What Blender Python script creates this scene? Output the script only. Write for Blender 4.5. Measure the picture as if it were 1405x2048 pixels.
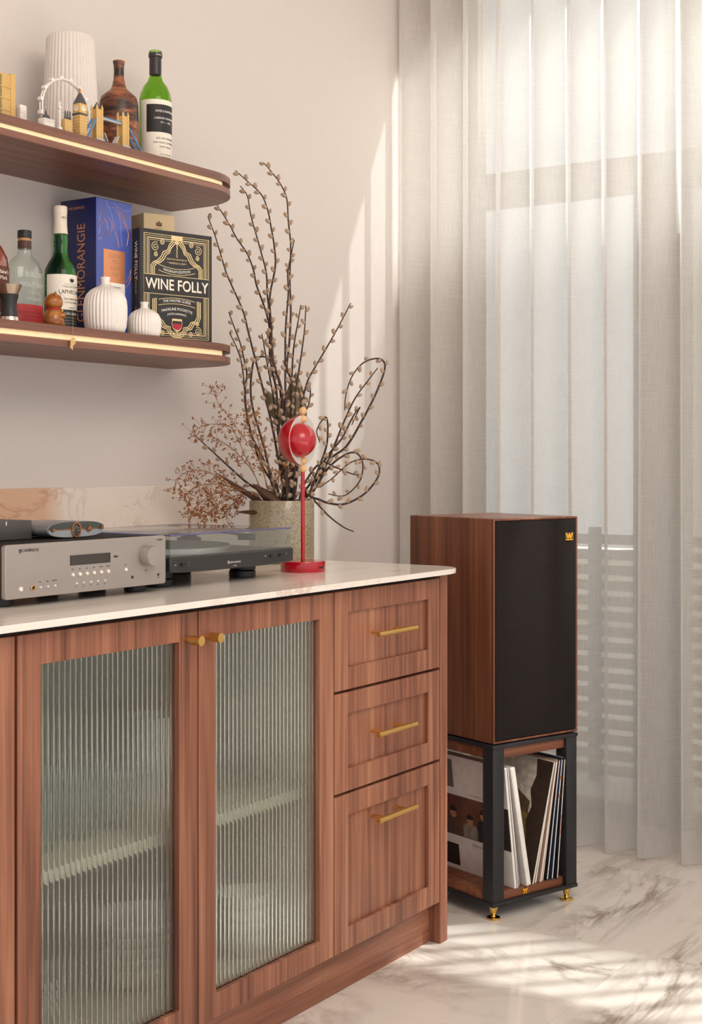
import bpy, bmesh, math, random
from mathutils import Vector, Matrix
random.seed(7)
for o in list(bpy.data.objects): bpy.data.objects.remove(o)
scene = bpy.context.scene
COL = scene.collection
PI = math.pi
# ---------------------------------------------------------------- camera (level, 50 mm, slight vertical shift)
F, CX, HY, CAMH, TH = 2800.0, 702.5, 925.0, 1.148, math.radians(33.8)
cT, sT = math.cos(TH), math.sin(TH)
cam = bpy.data.objects.new('camera', bpy.data.cameras.new('camera')); COL.objects.link(cam)
cam.location = (0, 0, CAMH); cam.rotation_euler = (PI/2, 0, TH - PI/2)
cam.data.sensor_fit = 'VERTICAL'; cam.data.sensor_height = 36.0; cam.data.lens = F*36/2048
cam.data.shift_y = (HY-1024)/2048.0; cam.data.clip_start = 0.05
scene.camera = cam
# ---------------------------------------------------------------- view, world, sun, added room fill
vs = scene.view_settings
vs.view_transform = 'Standard'; vs.look = 'None'; vs.gamma = 1.0; vs.exposure = 0.0; vs.use_curve_mapping = False
def lin(h):
    h = h.lstrip('#'); v = [int(h[i:i+2], 16)/255 for i in (0, 2, 4)]
    return tuple(c/12.92 if c <= .04045 else ((c+.055)/1.055)**2.4 for c in v)
world = bpy.data.worlds.new('world'); scene.world = world; world.use_nodes = True
bg = world.node_tree.nodes['Background']; bg.inputs[0].default_value = (.985, .985, 1.0, 1); bg.inputs[1].default_value = 1.12
def light(name, kind, loc, rot=None, to=None, **kw):
    d = bpy.data.lights.new(name, kind); o = bpy.data.objects.new(name, d); COL.objects.link(o); o.location = loc
    if to is not None: o.rotation_euler = (Vector(to)-Vector(loc)).to_track_quat('-Z', 'Y').to_euler()
    for k, v in kw.items(): setattr(d, k, v)
    return o
SUN = Vector((-.72*.545, .69*.545, -.84)).normalized()
sun = light('sun', 'SUN', (8, -4, 9), energy=20.0, angle=math.radians(.9), color=(1, .995, .985))
sun.rotation_euler = SUN.to_track_quat('-Z', 'Y').to_euler()
light('warm_room_fill', 'AREA', (1.3, -.3, 2.8), to=(2.0, 1.6, .8), energy=40, size=1.6, color=(1, .92, .83))  # unseen warm area light, added to fill the room from the front
# ---------------------------------------------------------------- pixel helper: photo pixel + a known plane -> point
def P(px, py, X=None, Y=None, Z=None, D=None):
    u = (px-CX)/F; v = (HY-py)/F
    dx, dy = cT+u*sT, sT-u*cT
    t = Y/dy if Y is not None else X/dx if X is not None else (Z-CAMH)/v if Z is not None else D
    return Vector((t*dx, t*dy, CAMH+t*v))
# ---------------------------------------------------------------- materials
MATS = {}
def nodes(name):
    m = bpy.data.materials.new(name); m.use_nodes = True; nt = m.node_tree
    return m, nt, nt.nodes, nt.links, nt.nodes['Principled BSDF']
def mat(name, c, rough=.5, metal=0, coat=0, noise=.06, nscale=40, bump=0, trans=0, ior=1.5, sheen=0, emit=None, es=0, spec=.5):
    """plain colour with a faint procedural variation"""
    if name in MATS: return MATS[name]
    m, nt, N, L, b = nodes(name); c = lin(c) if isinstance(c, str) else c
    tc = N.new('ShaderNodeTexCoord'); nz = N.new('ShaderNodeTexNoise'); nz.inputs['Scale'].default_value = nscale; nz.inputs['Detail'].default_value = 4
    L.new(tc.outputs['Object'], nz.inputs['Vector'])
    r = N.new('ShaderNodeValToRGB'); r.color_ramp.elements[0].position = .3; r.color_ramp.elements[1].position = .7
    r.color_ramp.elements[0].color = tuple(x*(1-noise) for x in c)+(1,); r.color_ramp.elements[1].color = tuple(min(1, x*(1+noise)) for x in c)+(1,)
    L.new(nz.outputs['Fac'], r.inputs[0]); L.new(r.outputs[0], b.inputs['Base Color'])
    b.inputs['Roughness'].default_value = rough; b.inputs['Metallic'].default_value = metal
    b.inputs['Coat Weight'].default_value = coat; b.inputs['Transmission Weight'].default_value = trans; b.inputs['IOR'].default_value = ior
    b.inputs['Specular IOR Level'].default_value = spec
    if sheen: b.inputs['Sheen Weight'].default_value = sheen; b.inputs['Sheen Roughness'].default_value = .4
    if emit: b.inputs['Emission Color'].default_value = lin(emit)+(1,); b.inputs['Emission Strength'].default_value = es
    if bump:
        bp = N.new('ShaderNodeBump'); bp.inputs['Strength'].default_value = bump; bp.inputs['Distance'].default_value = .002
        L.new(nz.outputs['Fac'], bp.inputs['Height']); L.new(bp.outputs[0], b.inputs['Normal'])
    MATS[name] = m; return m
def walnut(name, axis='z', dark='#5c3424', mid='#935d46', light_='#bb8565', rough=.42, stave=.055, s=1.0):
    if name in MATS: return MATS[name]
    m, nt, N, L, b = nodes(name)
    tc = N.new('ShaderNodeTexCoord'); mp = N.new('ShaderNodeMapping'); L.new(tc.outputs['Object'], mp.inputs[0])
    big = {'z': (13, 13, .5), 'x': (.5, 13, 13), 'y': (13, .5, 13)}[axis]
    mp.inputs['Scale'].default_value = tuple(v*s for v in big)
    n1 = N.new('ShaderNodeTexNoise'); n1.inputs['Scale'].default_value = 2.2; n1.inputs['Detail'].default_value = 6; n1.inputs['Distortion'].default_value = .45
    L.new(mp.outputs[0], n1.inputs['Vector'])
    mp2 = N.new('ShaderNodeMapping'); L.new(tc.outputs['Object'], mp2.inputs[0])
    mp2.inputs['Scale'].default_value = {'z': (260, 260, 5), 'x': (5, 260, 260), 'y': (260, 5, 260)}[axis]
    n2 = N.new('ShaderNodeTexNoise'); n2.inputs['Scale'].default_value = 1.0; n2.inputs['Detail'].default_value = 3; L.new(mp2.outputs[0], n2.inputs['Vector'])
    # veneer staves: a random tone for each strip
    sx = N.new('ShaderNodeSeparateXYZ'); L.new(tc.outputs['Object'], sx.inputs[0])
    ad = N.new('ShaderNodeMath'); ad.operation = 'ADD'
    if axis == 'z': L.new(sx.outputs[0], ad.inputs[0]); L.new(sx.outputs[1], ad.inputs[1])
    elif axis == 'x': L.new(sx.outputs[1], ad.inputs[0]); L.new(sx.outputs[2], ad.inputs[1])
    else: L.new(sx.outputs[0], ad.inputs[0]); L.new(sx.outputs[2], ad.inputs[1])
    dv = N.new('ShaderNodeMath'); dv.operation = 'DIVIDE'; L.new(ad.outputs[0], dv.inputs[0]); dv.inputs[1].default_value = stave
    fl = N.new('ShaderNodeMath'); fl.operation = 'FLOOR'; L.new(dv.outputs[0], fl.inputs[0])
    wn = N.new('ShaderNodeTexWhiteNoise'); wn.noise_dimensions = '1D'; L.new(fl.outputs[0], wn.inputs['W'])
    def mad(a, k, c=None):
        q = N.new('ShaderNodeMath'); q.operation = 'MULTIPLY_ADD'; L.new(a, q.inputs[0]); q.inputs[1].default_value = k
        if c is None: q.inputs[2].default_value = 0
        elif isinstance(c, float): q.inputs[2].default_value = c
        else: L.new(c, q.inputs[2])
        return q.outputs[0]
    mp3 = N.new('ShaderNodeMapping'); L.new(tc.outputs['Object'], mp3.inputs[0])
    mp3.inputs['Scale'].default_value = {'z': (75, 75, 1.6), 'x': (1.6, 75, 75), 'y': (75, 1.6, 75)}[axis]
    n3 = N.new('ShaderNodeTexNoise'); n3.inputs['Scale'].default_value = 1.0; n3.inputs['Detail'].default_value = 2; L.new(mp3.outputs[0], n3.inputs['Vector'])
    f = mad(n1.outputs['Fac'], .75, mad(n3.outputs['Fac'], .55, mad(n2.outputs['Fac'], .38, mad(wn.outputs['Value'], .16, -.43))))
    r = N.new('ShaderNodeValToRGB'); e = r.color_ramp.elements
    e[0].position = .22; e[0].color = lin(dark)+(1,); e[1].position = .82; e[1].color = lin(light_)+(1,)
    q = e.new(.52); q.color = lin(mid)+(1,)
    L.new(f, r.inputs[0]); L.new(r.outputs[0], b.inputs['Base Color'])
    b.inputs['Roughness'].default_value = rough
    bp = N.new('ShaderNodeBump'); bp.inputs['Strength'].default_value = .12; bp.inputs['Distance'].default_value = .001
    L.new(n2.outputs['Fac'], bp.inputs['Height']); L.new(bp.outputs[0], b.inputs['Normal'])
    MATS[name] = m; return m
def marble(name, base, vein, vein2, rough=.12, scale=1.0, rot=0.0, width=.035, warm=None, stretch=(1, 1, 1), amount=1.0, warm_x=None):
    if name in MATS: return MATS[name]
    m, nt, N, L, b = nodes(name)
    tc = N.new('ShaderNodeTexCoord'); mp = N.new('ShaderNodeMapping'); L.new(tc.outputs['Object'], mp.inputs[0])
    mp.inputs['Rotation'].default_value = (0, 0, rot); mp.inputs['Scale'].default_value = tuple(scale*s for s in stretch)
    def vein_mask(sc, det, w, dist):
        n = N.new('ShaderNodeTexNoise'); n.inputs['Scale'].default_value = sc; n.inputs['Detail'].default_value = det; n.inputs['Distortion'].default_value = dist; n.inputs['Roughness'].default_value = .62
        L.new(mp.outputs[0], n.inputs['Vector'])
        s = N.new('ShaderNodeMath'); s.operation = 'SUBTRACT'; L.new(n.outputs['Fac'], s.inputs[0]); s.inputs[1].default_value = .5
        a = N.new('ShaderNodeMath'); a.operation = 'ABSOLUTE'; L.new(s.outputs[0], a.inputs[0])
        r = N.new('ShaderNodeMapRange'); r.inputs['From Min'].default_value = 0; r.inputs['From Max'].default_value = w; r.inputs['To Min'].default_value = 1; r.inputs['To Max'].default_value = 0
        L.new(a.outputs[0], r.inputs['Value']); return r.outputs[0]
    v1 = vein_mask(1.6, 9, width, 1.2); v2 = vein_mask(3.7, 8, width*.7, .8)
    pm = N.new('ShaderNodeTexNoise'); pm.inputs['Scale'].default_value = 1.3; pm.inputs['Detail'].default_value = 3; L.new(mp.outputs[0], pm.inputs['Vector'])
    pr = N.new('ShaderNodeMapRange'); pr.inputs['From Min'].default_value = .42; pr.inputs['From Max'].default_value = .66; L.new(pm.outputs['Fac'], pr.inputs['Value'])
    def mul(a, bb):
        q = N.new('ShaderNodeMath'); q.operation = 'MULTIPLY'; L.new(a, q.inputs[0])
        if isinstance(bb, float): q.inputs[1].default_value = bb
        else: L.new(bb, q.inputs[1])
        return q.outputs[0]
    m1 = mul(mul(v1, pr.outputs[0]), .85*amount); m2 = mul(mul(v2, pr.outputs[0]), .5*amount)
    def mix(fac, c1, c2):
        q = N.new('ShaderNodeMix'); q.data_type = 'RGBA'
        L.new(fac, q.inputs['Factor'])
        for s, i in ((c1, 6), (c2, 7)):
            if isinstance(s, tuple): q.inputs[i].default_value = s+(1,)
            else: L.new(s, q.inputs[i])
        return q.outputs[2]
    c0 = lin(base)
    if warm:
        wn = N.new('ShaderNodeTexNoise'); wn.inputs['Scale'].default_value = 1.1; wn.inputs['Detail'].default_value = 2; L.new(mp.outputs[0], wn.inputs['Vector'])
        wr = N.new('ShaderNodeMapRange'); wr.inputs['From Min'].default_value = .36; wr.inputs['From Max'].default_value = .44; L.new(wn.outputs['Fac'], wr.inputs['Value'])
        wf = mul(wr.outputs[0], .8)
        if warm_x:
            sx = N.new('ShaderNodeSeparateXYZ'); L.new(tc.outputs['Object'], sx.inputs[0]); xr = N.new('ShaderNodeMapRange')
            xr.inputs['From Min'].default_value, xr.inputs['From Max'].default_value = warm_x; xr.inputs['To Min'].default_value = 1; xr.inputs['To Max'].default_value = 0
            L.new(sx.outputs[0], xr.inputs['Value']); wf = mul(wf, xr.outputs[0])
        c0 = mix(wf, lin(base), lin(warm))
    cc = mix(m1, mix(m2, c0, lin(vein2)), lin(vein))
    L.new(cc, b.inputs['Base Color']); b.inputs['Roughness'].default_value = rough
    MATS[name] = m; return m
def clear(name, tint=(1, 1, 1), refl=1.0, haze=0.0, ior=1.45):
    """thin clear sheet: transparent plus fresnel reflection"""
    if name in MATS: return MATS[name]
    m, nt, N, L, b = nodes(name); N.remove(b); out = N['Material Output']
    t = N.new('ShaderNodeBsdfTransparent'); t.inputs[0].default_value = tuple(tint)+(1,)
    g = N.new('ShaderNodeBsdfGlossy'); g.inputs['Roughness'].default_value = .03
    fr = N.new('ShaderNodeFresnel'); fr.inputs[0].default_value = ior
    ge = N.new('ShaderNodeNewGeometry'); io = N.new('ShaderNodeMapRange'); io.inputs['To Min'].default_value = ior; io.inputs['To Max'].default_value = 1/ior   # same reflectance on both faces of the sheet
    L.new(ge.outputs['Backfacing'], io.inputs['Value']); L.new(io.outputs[0], fr.inputs[0])
    ml = N.new('ShaderNodeMath'); ml.operation = 'MULTIPLY'; ml.inputs[1].default_value = refl; L.new(fr.outputs[0], ml.inputs[0])
    mx = N.new('ShaderNodeMixShader'); L.new(ml.outputs[0], mx.inputs[0]); L.new(t.outputs[0], mx.inputs[1]); L.new(g.outputs[0], mx.inputs[2])
    last = mx
    if haze:
        d = N.new('ShaderNodeBsdfDiffuse'); d.inputs[0].default_value = (.9, .9, .9, 1)
        m2 = N.new('ShaderNodeMixShader'); m2.inputs[0].default_value = haze; L.new(mx.outputs[0], m2.inputs[1]); L.new(d.outputs[0], m2.inputs[2]); last = m2
    L.new(last.outputs[0], out.inputs[0]); MATS[name] = m; return m
# ---------------------------------------------------------------- mesh builder
class B:
    def __init__(s): s.bm = bmesh.new(); s.M = Matrix()
    def at(s, M): s.M = M; return s
    def _v(s, p): return s.bm.verts.new(s.M @ Vector(p))
    def face(s, pts):
        try: return s.bm.faces.new([s._v(p) for p in pts])
        except ValueError: return None
    def box(s, x0, x1, y0, y1, z0, z1, bev=0, seg=2):
        t = bmesh.new(); bmesh.ops.create_cube(t, size=1)
        for v in t.verts: v.co = Vector(((x0+x1)/2+v.co.x*(x1-x0), (y0+y1)/2+v.co.y*(y1-y0), (z0+z1)/2+v.co.z*(z1-z0)))
        if bev: bmesh.ops.bevel(t, geom=t.edges[:], offset=bev, segments=seg, affect='EDGES', profile=.5)
        s._merge(t); return s
    def _merge(s, t):
        mp = {v: s._v(v.co) for v in t.verts}
        for f in t.faces:
            try: s.bm.faces.new([mp[v] for v in f.verts])
            except ValueError: pass
        t.free()
    def lathe(s, prof, n=48, c=(0, 0, 0), flute=None, sx=1, sy=1, cap=True, rfun=None):
        rings = []
        for (r, z) in prof:
            ring = []
            for i in range(n):
                a = 2*PI*i/n; rr = r
                if flute: rr = r+flute(a, z, r)
                x, y = rr*math.cos(a)*sx, rr*math.sin(a)*sy
                if rfun: x, y = rfun(x, y, a, r)
                ring.append(s._v((c[0]+x, c[1]+y, c[2]+z)))
            rings.append(ring)
        for A, Bq in zip(rings, rings[1:]):
            for i in range(n):
                j = (i+1) % n; s.bm.faces.new((A[i], A[j], Bq[j], Bq[i]))
        if cap:
            if prof[0][0] > 1e-5: s.bm.faces.new(rings[0][::-1])
            if prof[-1][0] > 1e-5: s.bm.faces.new(rings[-1])
        return s
    def cyl(s, a, b, r, n=24, r2=None):
        return s.tube([a, b], [r, r if r2 is None else r2], n)
    def tube(s, pts, rad, n=8, cap=True, closed=False):
        pts = [Vector(p) for p in pts]; m = len(pts)
        if not isinstance(rad, (list, tuple)): rad = [rad]*m
        rings = []; up = None
        for i, p in enumerate(pts):
            if closed: d = pts[(i+1) % m]-pts[i-1]
            else: d = pts[min(i+1, m-1)]-pts[max(i-1, 0)]
            d.normalize()
            if up is None: up = Vector((0, 0, 1)) if abs(d.z) < .9 else Vector((1, 0, 0))
            x = up.cross(d)
            if x.length < 1e-6: x = Vector((1, 0, 0)).cross(d)
            x.normalize(); y = d.cross(x); up = y
            rings.append([s._v(p+(x*math.cos(2*PI*k/n)+y*math.sin(2*PI*k/n))*rad[i]) for k in range(n)])
        prs = list(zip(rings, rings[1:]))
        if closed: prs.append((rings[-1], rings[0]))
        for A, C in prs:
            for k in range(n):
                j = (k+1) % n; s.bm.faces.new((A[k], A[j], C[j], C[k]))
        if cap and not closed: s.bm.faces.new(rings[0][::-1]); s.bm.faces.new(rings[-1])
        return s
    def prism(s, poly, h0, h1, plane='xy'):
        """extrude a 2-D outline; plane xz: outline in x,z and depth along y"""
        def mk(p, h): return (p[0], p[1], h) if plane == 'xy' else (p[0], h, p[1]) if plane == 'xz' else (h, p[0], p[1])
        A = [s._v(mk(p, h0)) for p in poly]; C = [s._v(mk(p, h1)) for p in poly]
        n = len(poly); s.bm.faces.new(A[::-1]); s.bm.faces.new(C)
        for i in range(n): s.bm.faces.new((A[i], A[(i+1) % n], C[(i+1) % n], C[i]))
        return s
    def ring(s, out, inn, h0, h1, plane='xz'):
        """frame between two outlines with equal point counts"""
        def mk(p, h): return (p[0], p[1], h) if plane == 'xy' else (p[0], h, p[1]) if plane == 'xz' else (h, p[0], p[1])
        n = len(out); q = [[s._v(mk(p, h)) for p in poly] for h in (h0, h1) for poly in (out, inn)]
        for i in range(n):
            j = (i+1) % n
            s.bm.faces.new((q[0][i], q[0][j], q[1][j], q[1][i])); s.bm.faces.new((q[2][j], q[2][i], q[3][i], q[3][j]))
            s.bm.faces.new((q[0][j], q[0][i], q[2][i], q[2][j])); s.bm.faces.new((q[1][i], q[1][j], q[3][j], q[3][i]))
        return s
    def ball(s, c, r, sc=(1, 1, 1), u=24, v=16):
        t = bmesh.new(); bmesh.ops.create_uvsphere(t, u_segments=u, v_segments=v, radius=r)
        for q in t.verts: q.co = Vector((c[0]+q.co.x*sc[0], c[1]+q.co.y*sc[1], c[2]+q.co.z*sc[2]))
        s._merge(t); return s
    def mesh(s, name, angle=35):
        bmesh.ops.recalc_face_normals(s.bm, faces=s.bm.faces[:])
        me = bpy.data.meshes.new(name); s.bm.to_mesh(me); s.bm.free()
        for p in me.polygons: p.use_smooth = True
        me.set_sharp_from_angle(angle=math.radians(angle)); return me
    def obj(s, name, m, parent=None, angle=35):
        me = s.mesh(name, angle); return link(name, me, m, parent)
def link(name, me, m, parent=None):
    if m is not None and not me.materials: me.materials.append(m)
    o = bpy.data.objects.new(name, me); COL.objects.link(o); o.parent = parent; return o
def tag(o, label=None, cat=None, group=None, kind=None):
    if label: o['label'] = label
    if cat: o['category'] = cat
    if group: o['group'] = group
    if kind: o['kind'] = kind
    return o
def thing(name, label, cat, loc=(0, 0, 0), rz=0, group=None):
    o = bpy.data.objects.new(name, None); COL.objects.link(o); o.location = loc; o.rotation_euler = (0, 0, rz); o.empty_display_size = .05
    return tag(o, label, cat, group)
def rect(x0, x1, z0, z1): return [(x0, z0), (x1, z0), (x1, z1), (x0, z1)]
def rrect(x0, x1, z0, z1, r, n=6):
    pts = []
    for cx, cz, a0 in ((x1-r, z1-r, 0), (x0+r, z1-r, 90), (x0+r, z0+r, 180), (x1-r, z0+r, 270)):
        for i in range(n+1):
            a = math.radians(a0+90*i/n); pts.append((cx+r*math.cos(a), cz+r*math.sin(a)))
    return pts
def text(s, size, m, parent, M, align='CENTER', bend=0, sx=1.0, name='lettering', ext=.00015, arc=0, space=1.0):
    """lettering as a thin mesh. Local frame: x along the line, y up, z out of the surface; bend = cylinder radius"""
    cu = bpy.data.curves.new('t', 'FONT'); cu.body = s; cu.size = size; cu.align_x = align; cu.align_y = 'CENTER'; cu.extrude = ext; cu.resolution_u = 3; cu.space_character = space
    ob = bpy.data.objects.new('t', cu); me = bpy.data.meshes.new_from_object(ob)
    bpy.data.objects.remove(ob); bpy.data.curves.remove(cu)
    for v in me.vertices:
        x, y, z = v.co.x*sx, v.co.y, v.co.z
        if arc: y -= arc*x*x
        if bend:
            a = x/bend; rr = bend+z; x, z = rr*math.sin(a), rr*math.cos(a)-bend
        v.co = M @ Vector((x, y, z))
    me.materials.clear(); me.name = name
    return link(name, me, m, parent)
def frame(o, x, y):
    """matrix whose columns are x axis, y axis, normal at origin o"""
    x = Vector(x).normalized(); y = Vector(y).normalized(); z = x.cross(y)
    M = Matrix((x, y, z)).transposed().to_4x4(); M.translation = Vector(o); return M
def FRONT(x, y, z): return frame((x, y, z), (1, 0, 0), (0, 0, 1))      # surface facing -y
# ================================================================ MATERIAL PALETTE
M_wal = walnut('walnut_vertical', 'z'); M_walx = walnut('walnut_lengthwise', 'x'); M_shelf = walnut('walnut_shelf', 'x', '#58352a', '#7d5242', '#9c6c58', stave=.3)
M_spk = walnut('walnut_speaker', 'z', '#4d2a1b', '#74432c', '#9a6342', stave=.3, s=.8, rough=.30)
M_brass = mat('brushed_brass', '#e8bd72', .36, 1, noise=.04, nscale=300)
M_gold = mat('polished_brass', '#e2b765', .08, 1, noise=.02)
M_black = mat('black_satin', '#1d1c1d', .45); M_blackm = mat('black_metal', '#2b2a2c', .5, .3)
M_white = mat('glazed_white', '#e9dfd6', .32, coat=.3, noise=.02); M_inter = mat('cream_melamine', '#d9cdb8', .5, noise=.02)
M_wall = mat('plaster_wall', '#d2c8c1', .9, noise=.02, nscale=260, bump=.25)
M_ceil = mat('ceiling_paint', '#efe7de', .9, noise=.01)
M_ink = mat('dark_ink', '#2c2725', .6); M_ivory = mat('ivory_paper', '#efe4d4', .7, noise=.02, nscale=200); M_inkw = mat('white_ink', '#f2ebe2', .6)
# ================================================================ SETTING
def struct(o, label=None, cat=None): return tag(o, label, cat, kind='structure')
WY, CURX, WX = 2.40, 3.872, 4.02
struct(B().box(-2.2, 4.25, WY, WY+.14, -.05, 3.15).obj('wall_back', M_wall), 'warm beige plaster wall behind the floating shelves', 'wall')
wr = B(); OPY0, OPY1, OPZ0, OPZ1 = -.7, 2.27, .04, 3.05
wr.box(WX, WX+.14, OPY1, WY, 0, 3.15); wr.box(WX, WX+.14, -1.4, OPY0, 0, 3.15); wr.box(WX, WX+.14, OPY0, OPY1, OPZ1, 3.15); wr.box(WX, WX+.14, OPY0, OPY1, -.05, OPZ0)
struct(wr.obj('wall_right', M_wall), 'beige wall around the window behind the sheer curtain', 'wall')
struct(B().box(-2.2, 4.16, -2.4, WY+.14, 3.15, 3.25).obj('ceiling', M_ceil), 'plain pale ceiling above the room', 'ceiling')
# floor: grey grout bed and large marble tiles laid in staggered columns
fl = struct(B().box(-2.2, 4.16, -2.4, WY, -.06, -.0035).obj('floor', mat('grout', '#b3a89c', .8)), 'polished white marble tile floor with grey brown veins', 'floor')
tilem = [marble('floor_marble_%d' % k, '#e7dfd6', '#8d7a6d', '#b9aa9d', rough=.10, scale=1.5, rot=r, width=.07, stretch=st, amount=1.1)
         for k, (r, st) in enumerate([(0.5, (1.5, .8, 1)), (1.15, (.5, 2.2, 1)), (-.55, (.6, 1.9, 1)), (.1, (1.2, 1.0, 1))])]
G = .0006; TW = .612
k = 0
for ci, x0 in enumerate([2.493+TW*i for i in range(-7, 3)]):
    off = {7: 1.26, 8: 1.553, 6: 1.9}.get(ci, 1.26+.3*(ci % 3))
    y = off-TW*2*3
    while y < WY:
        a, b_ = max(y, -2.38), min(y+TW*2, WY-.001)
        if b_-a > .02:
            x1 = min(x0+TW, WX-.001)
            if x1-x0 > .02:
                o = B().box(x0+G-x0, x1-G-x0, a+G-a, b_-G-a, -.012, 0, .0006, 1).obj('tile', None, fl); o.location = (x0, a, 0)
                kk = {(7, 1): 0}.get((ci, 0), (ci*2+int(round((y-off)/(TW*2)))) % 4)
                if ci == 7: kk = 0 if y > 1 else 1 if y < 1.0 and y > -.2 else 3
                if ci == 8: kk = 1 if y < 1.5 else 2
                o.data.materials.append(tilem[kk])
        y += TW*2
struct(B().box(2.965, WX, WY-.012, WY, 0, .09, .002).obj('baseboard_back', mat('baseboard_paint', '#e3d7ca', .6)), 'low beige skirting board beside the sideboard', 'baseboard')
# window: frame, transom, sliding stiles, panes
M_frame = mat('window_frame', '#8c8078', .5)
win = struct(thing('window_1', 'large window with a transom bar behind the sheer curtain', 'window', (WX+.03, 0, 0)))
for nm, bx in (('frame_head', (0, .06, OPY0, OPY1, 3.0, 3.05)), ('frame_sill', (0, .06, OPY0, OPY1, .04, .09)), ('frame_jamb', (0, .06, 2.21, OPY1, .09, 3.0)),
               ('frame_jamb', (0, .06, OPY0, OPY0+.06, .09, 3.0)), ('transom', (0, .06, OPY0+.06, 2.21, 1.98, 2.09)), ('mullion', (0, .06, 1.50, 1.67, .09, 1.98)), ('mullion', (0, .06, .35, .50, .09, 1.98))):
    B().box(*bx, .003).obj(nm, M_frame, win)
M_pane = clear('window_glass', (.96, .98, .97), .8)
for (a, b_, z0, z1) in ((OPY0+.06, 2.21, 2.09, 3.0), (1.67, 2.21, .09, 1.98), (.50, 1.50, .09, 1.98), (OPY0+.06, .35, .09, 1.98)):
    B().box(.025, .031, a, b_, z0, z1).obj('pane', M_pane, win)
# outside: terrace, slatted screen, neighbouring building added and sized to shade the lower window
tag(B().box(WX+.14, 16, -10, 14, -.2, -.02).obj('terrace', mat('terrace_paving', '#d8d2c8', .8)), 'pale paved terrace outside the window', 'terrace', kind='structure')
fen = thing('slatted_screen', 'low taupe slatted screen standing outside the window', 'fence', (4.75, 0, -.02))
M_fw = mat('taupe_paint', '#7d7368', .6)
slat = B().box(0, .014, 1.1, 3.1, 0, .036, .002, 1).mesh('slat'); slat.materials.append(M_fw)
for i in range(16):
    o = link('slat', slat, M_fw, fen); o.location = (0, 0, .03+i*.056)
for y in (1.12, 2.1, 3.06): B().box(.014, .05, y, y+.04, 0, .93, .002).obj('post', M_fw, fen)
bl = thing('sun_blocking_building', 'pale building added to shade the lower window, dim through the sheer curtain', 'building', (7.1, 0, -.02))
M_fac = mat('facade_render', '#d8d1c5', .9, noise=.05, nscale=4)
B().box(0, 3, -9.5, 2.75, 0, 8.70).obj('facade', M_fac, bl)
for y in (1.35, -.6):
    w = B().ring(rect(y, y+.9, .9, 2.5), rect(y+.06, y+.84, .96, 2.44), -.05, .0, 'yz').obj('window_frame', M_fw, bl)
    B().box(-.02, -.005, y+.06, y+.84, .96, 2.44).obj('pane', mat('dark_glass', '#5d6a66', .1), w)
tag(B().box(9.0, 9.2, 2.6, 12, -.02, .55, .01).obj('garden_wall', M_fac), 'low pale garden wall far outside the window', 'wall', kind='structure')
# ================================================================ CURTAIN
def sheer():
    m, nt, N, L, b = nodes('sheer_linen'); N.remove(b); out = N['Material Output']
    tc = N.new('ShaderNodeTexCoord')
    def weave(sc):
        mp = N.new('ShaderNodeMapping'); mp.inputs['Scale'].default_value = sc; L.new(tc.outputs['UV'], mp.inputs[0])
        n = N.new('ShaderNodeTexNoise'); n.inputs['Scale'].default_value = 1; n.inputs['Detail'].default_value = 2; L.new(mp.outputs[0], n.inputs['Vector']); return n.outputs['Fac']
    a = weave((500, 14, 1)); c = weave((14, 500, 1))
    mx = N.new('ShaderNodeMath'); mx.operation = 'ADD'; L.new(a, mx.inputs[0]); L.new(c, mx.inputs[1])
    mr = N.new('ShaderNodeMapRange'); mr.inputs['From Min'].default_value = .7; mr.inputs['From Max'].default_value = 1.35; mr.inputs['To Min'].default_value = .73; mr.inputs['To Max'].default_value = .90
    L.new(mx.outputs[0], mr.inputs['Value'])
    tr = N.new('ShaderNodeBsdfTransparent')
    df = N.new('ShaderNodeBsdfDiffuse'); df.inputs[0].default_value = (.86, .835, .805, 1)
    tl = N.new('ShaderNodeBsdfTranslucent'); tl.inputs[0].default_value = (.90, .88, .86, 1)
    m1 = N.new('ShaderNodeMixShader'); m1.inputs[0].default_value = .76; L.new(df.outputs[0], m1.inputs[1]); L.new(tl.outputs[0], m1.inputs[2])
    m2 = N.new('ShaderNodeMixShader'); L.new(mr.outputs[0], m2.inputs[0]); L.new(tr.outputs[0], m2.inputs[1]); L.new(m1.outputs[0], m2.inputs[2])
    L.new(m2.outputs[0], out.inputs[0]); return m
def curtain():
    bm = bmesh.new(); uvl = bm.loops.layers.uv.new('uv'); rnd = random.Random(3)
    pitch = .1175; n = 26; per = 18; rows = 14; grid = []; arc = 0; U = []
    ph = [rnd.uniform(-.008, .008) for _ in range(n+2)]; am = [rnd.uniform(.9, 1.12) for _ in range(n+2)]
    for j in range(rows+1):
        z = .007+(3.09-.007)*j/rows; low = 1-j/rows; row = []
        for i in range(n*per+1):
            t = i/per; k = int(t); f = t-k
            a_ = am[k]*(1-f)+am[k+1]*f; p_ = ph[k]*(1-f)+ph[k+1]*f
            y = 2.392-t*pitch+.005*math.sin(2*PI*t+.2)+p_*low*1.5
            x = CURX-.046*a_*(1+.12*low)*math.sin(2*PI*t)+.006*low*math.sin(t*1.7)
            row.append((bm.verts.new((x, min(y, 2.394), z)), t*.21, z))
        grid.append(row)
    for j in range(rows):
        for i in range(n*per):
            q = [grid[j][i], grid[j][i+1], grid[j+1][i+1], grid[j+1][i]]
            fc = bm.faces.new([v[0] for v in q]); fc.smooth = True
            for lp, v in zip(fc.loops, q): lp[uvl].uv = (v[1], v[2])
    me = bpy.data.meshes.new('curtain'); bm.to_mesh(me); bm.free(); return me
cur = tag(link('sheer_curtain', curtain(), sheer()), 'floor-length off-white sheer linen curtain in deep even folds', 'curtain')
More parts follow.
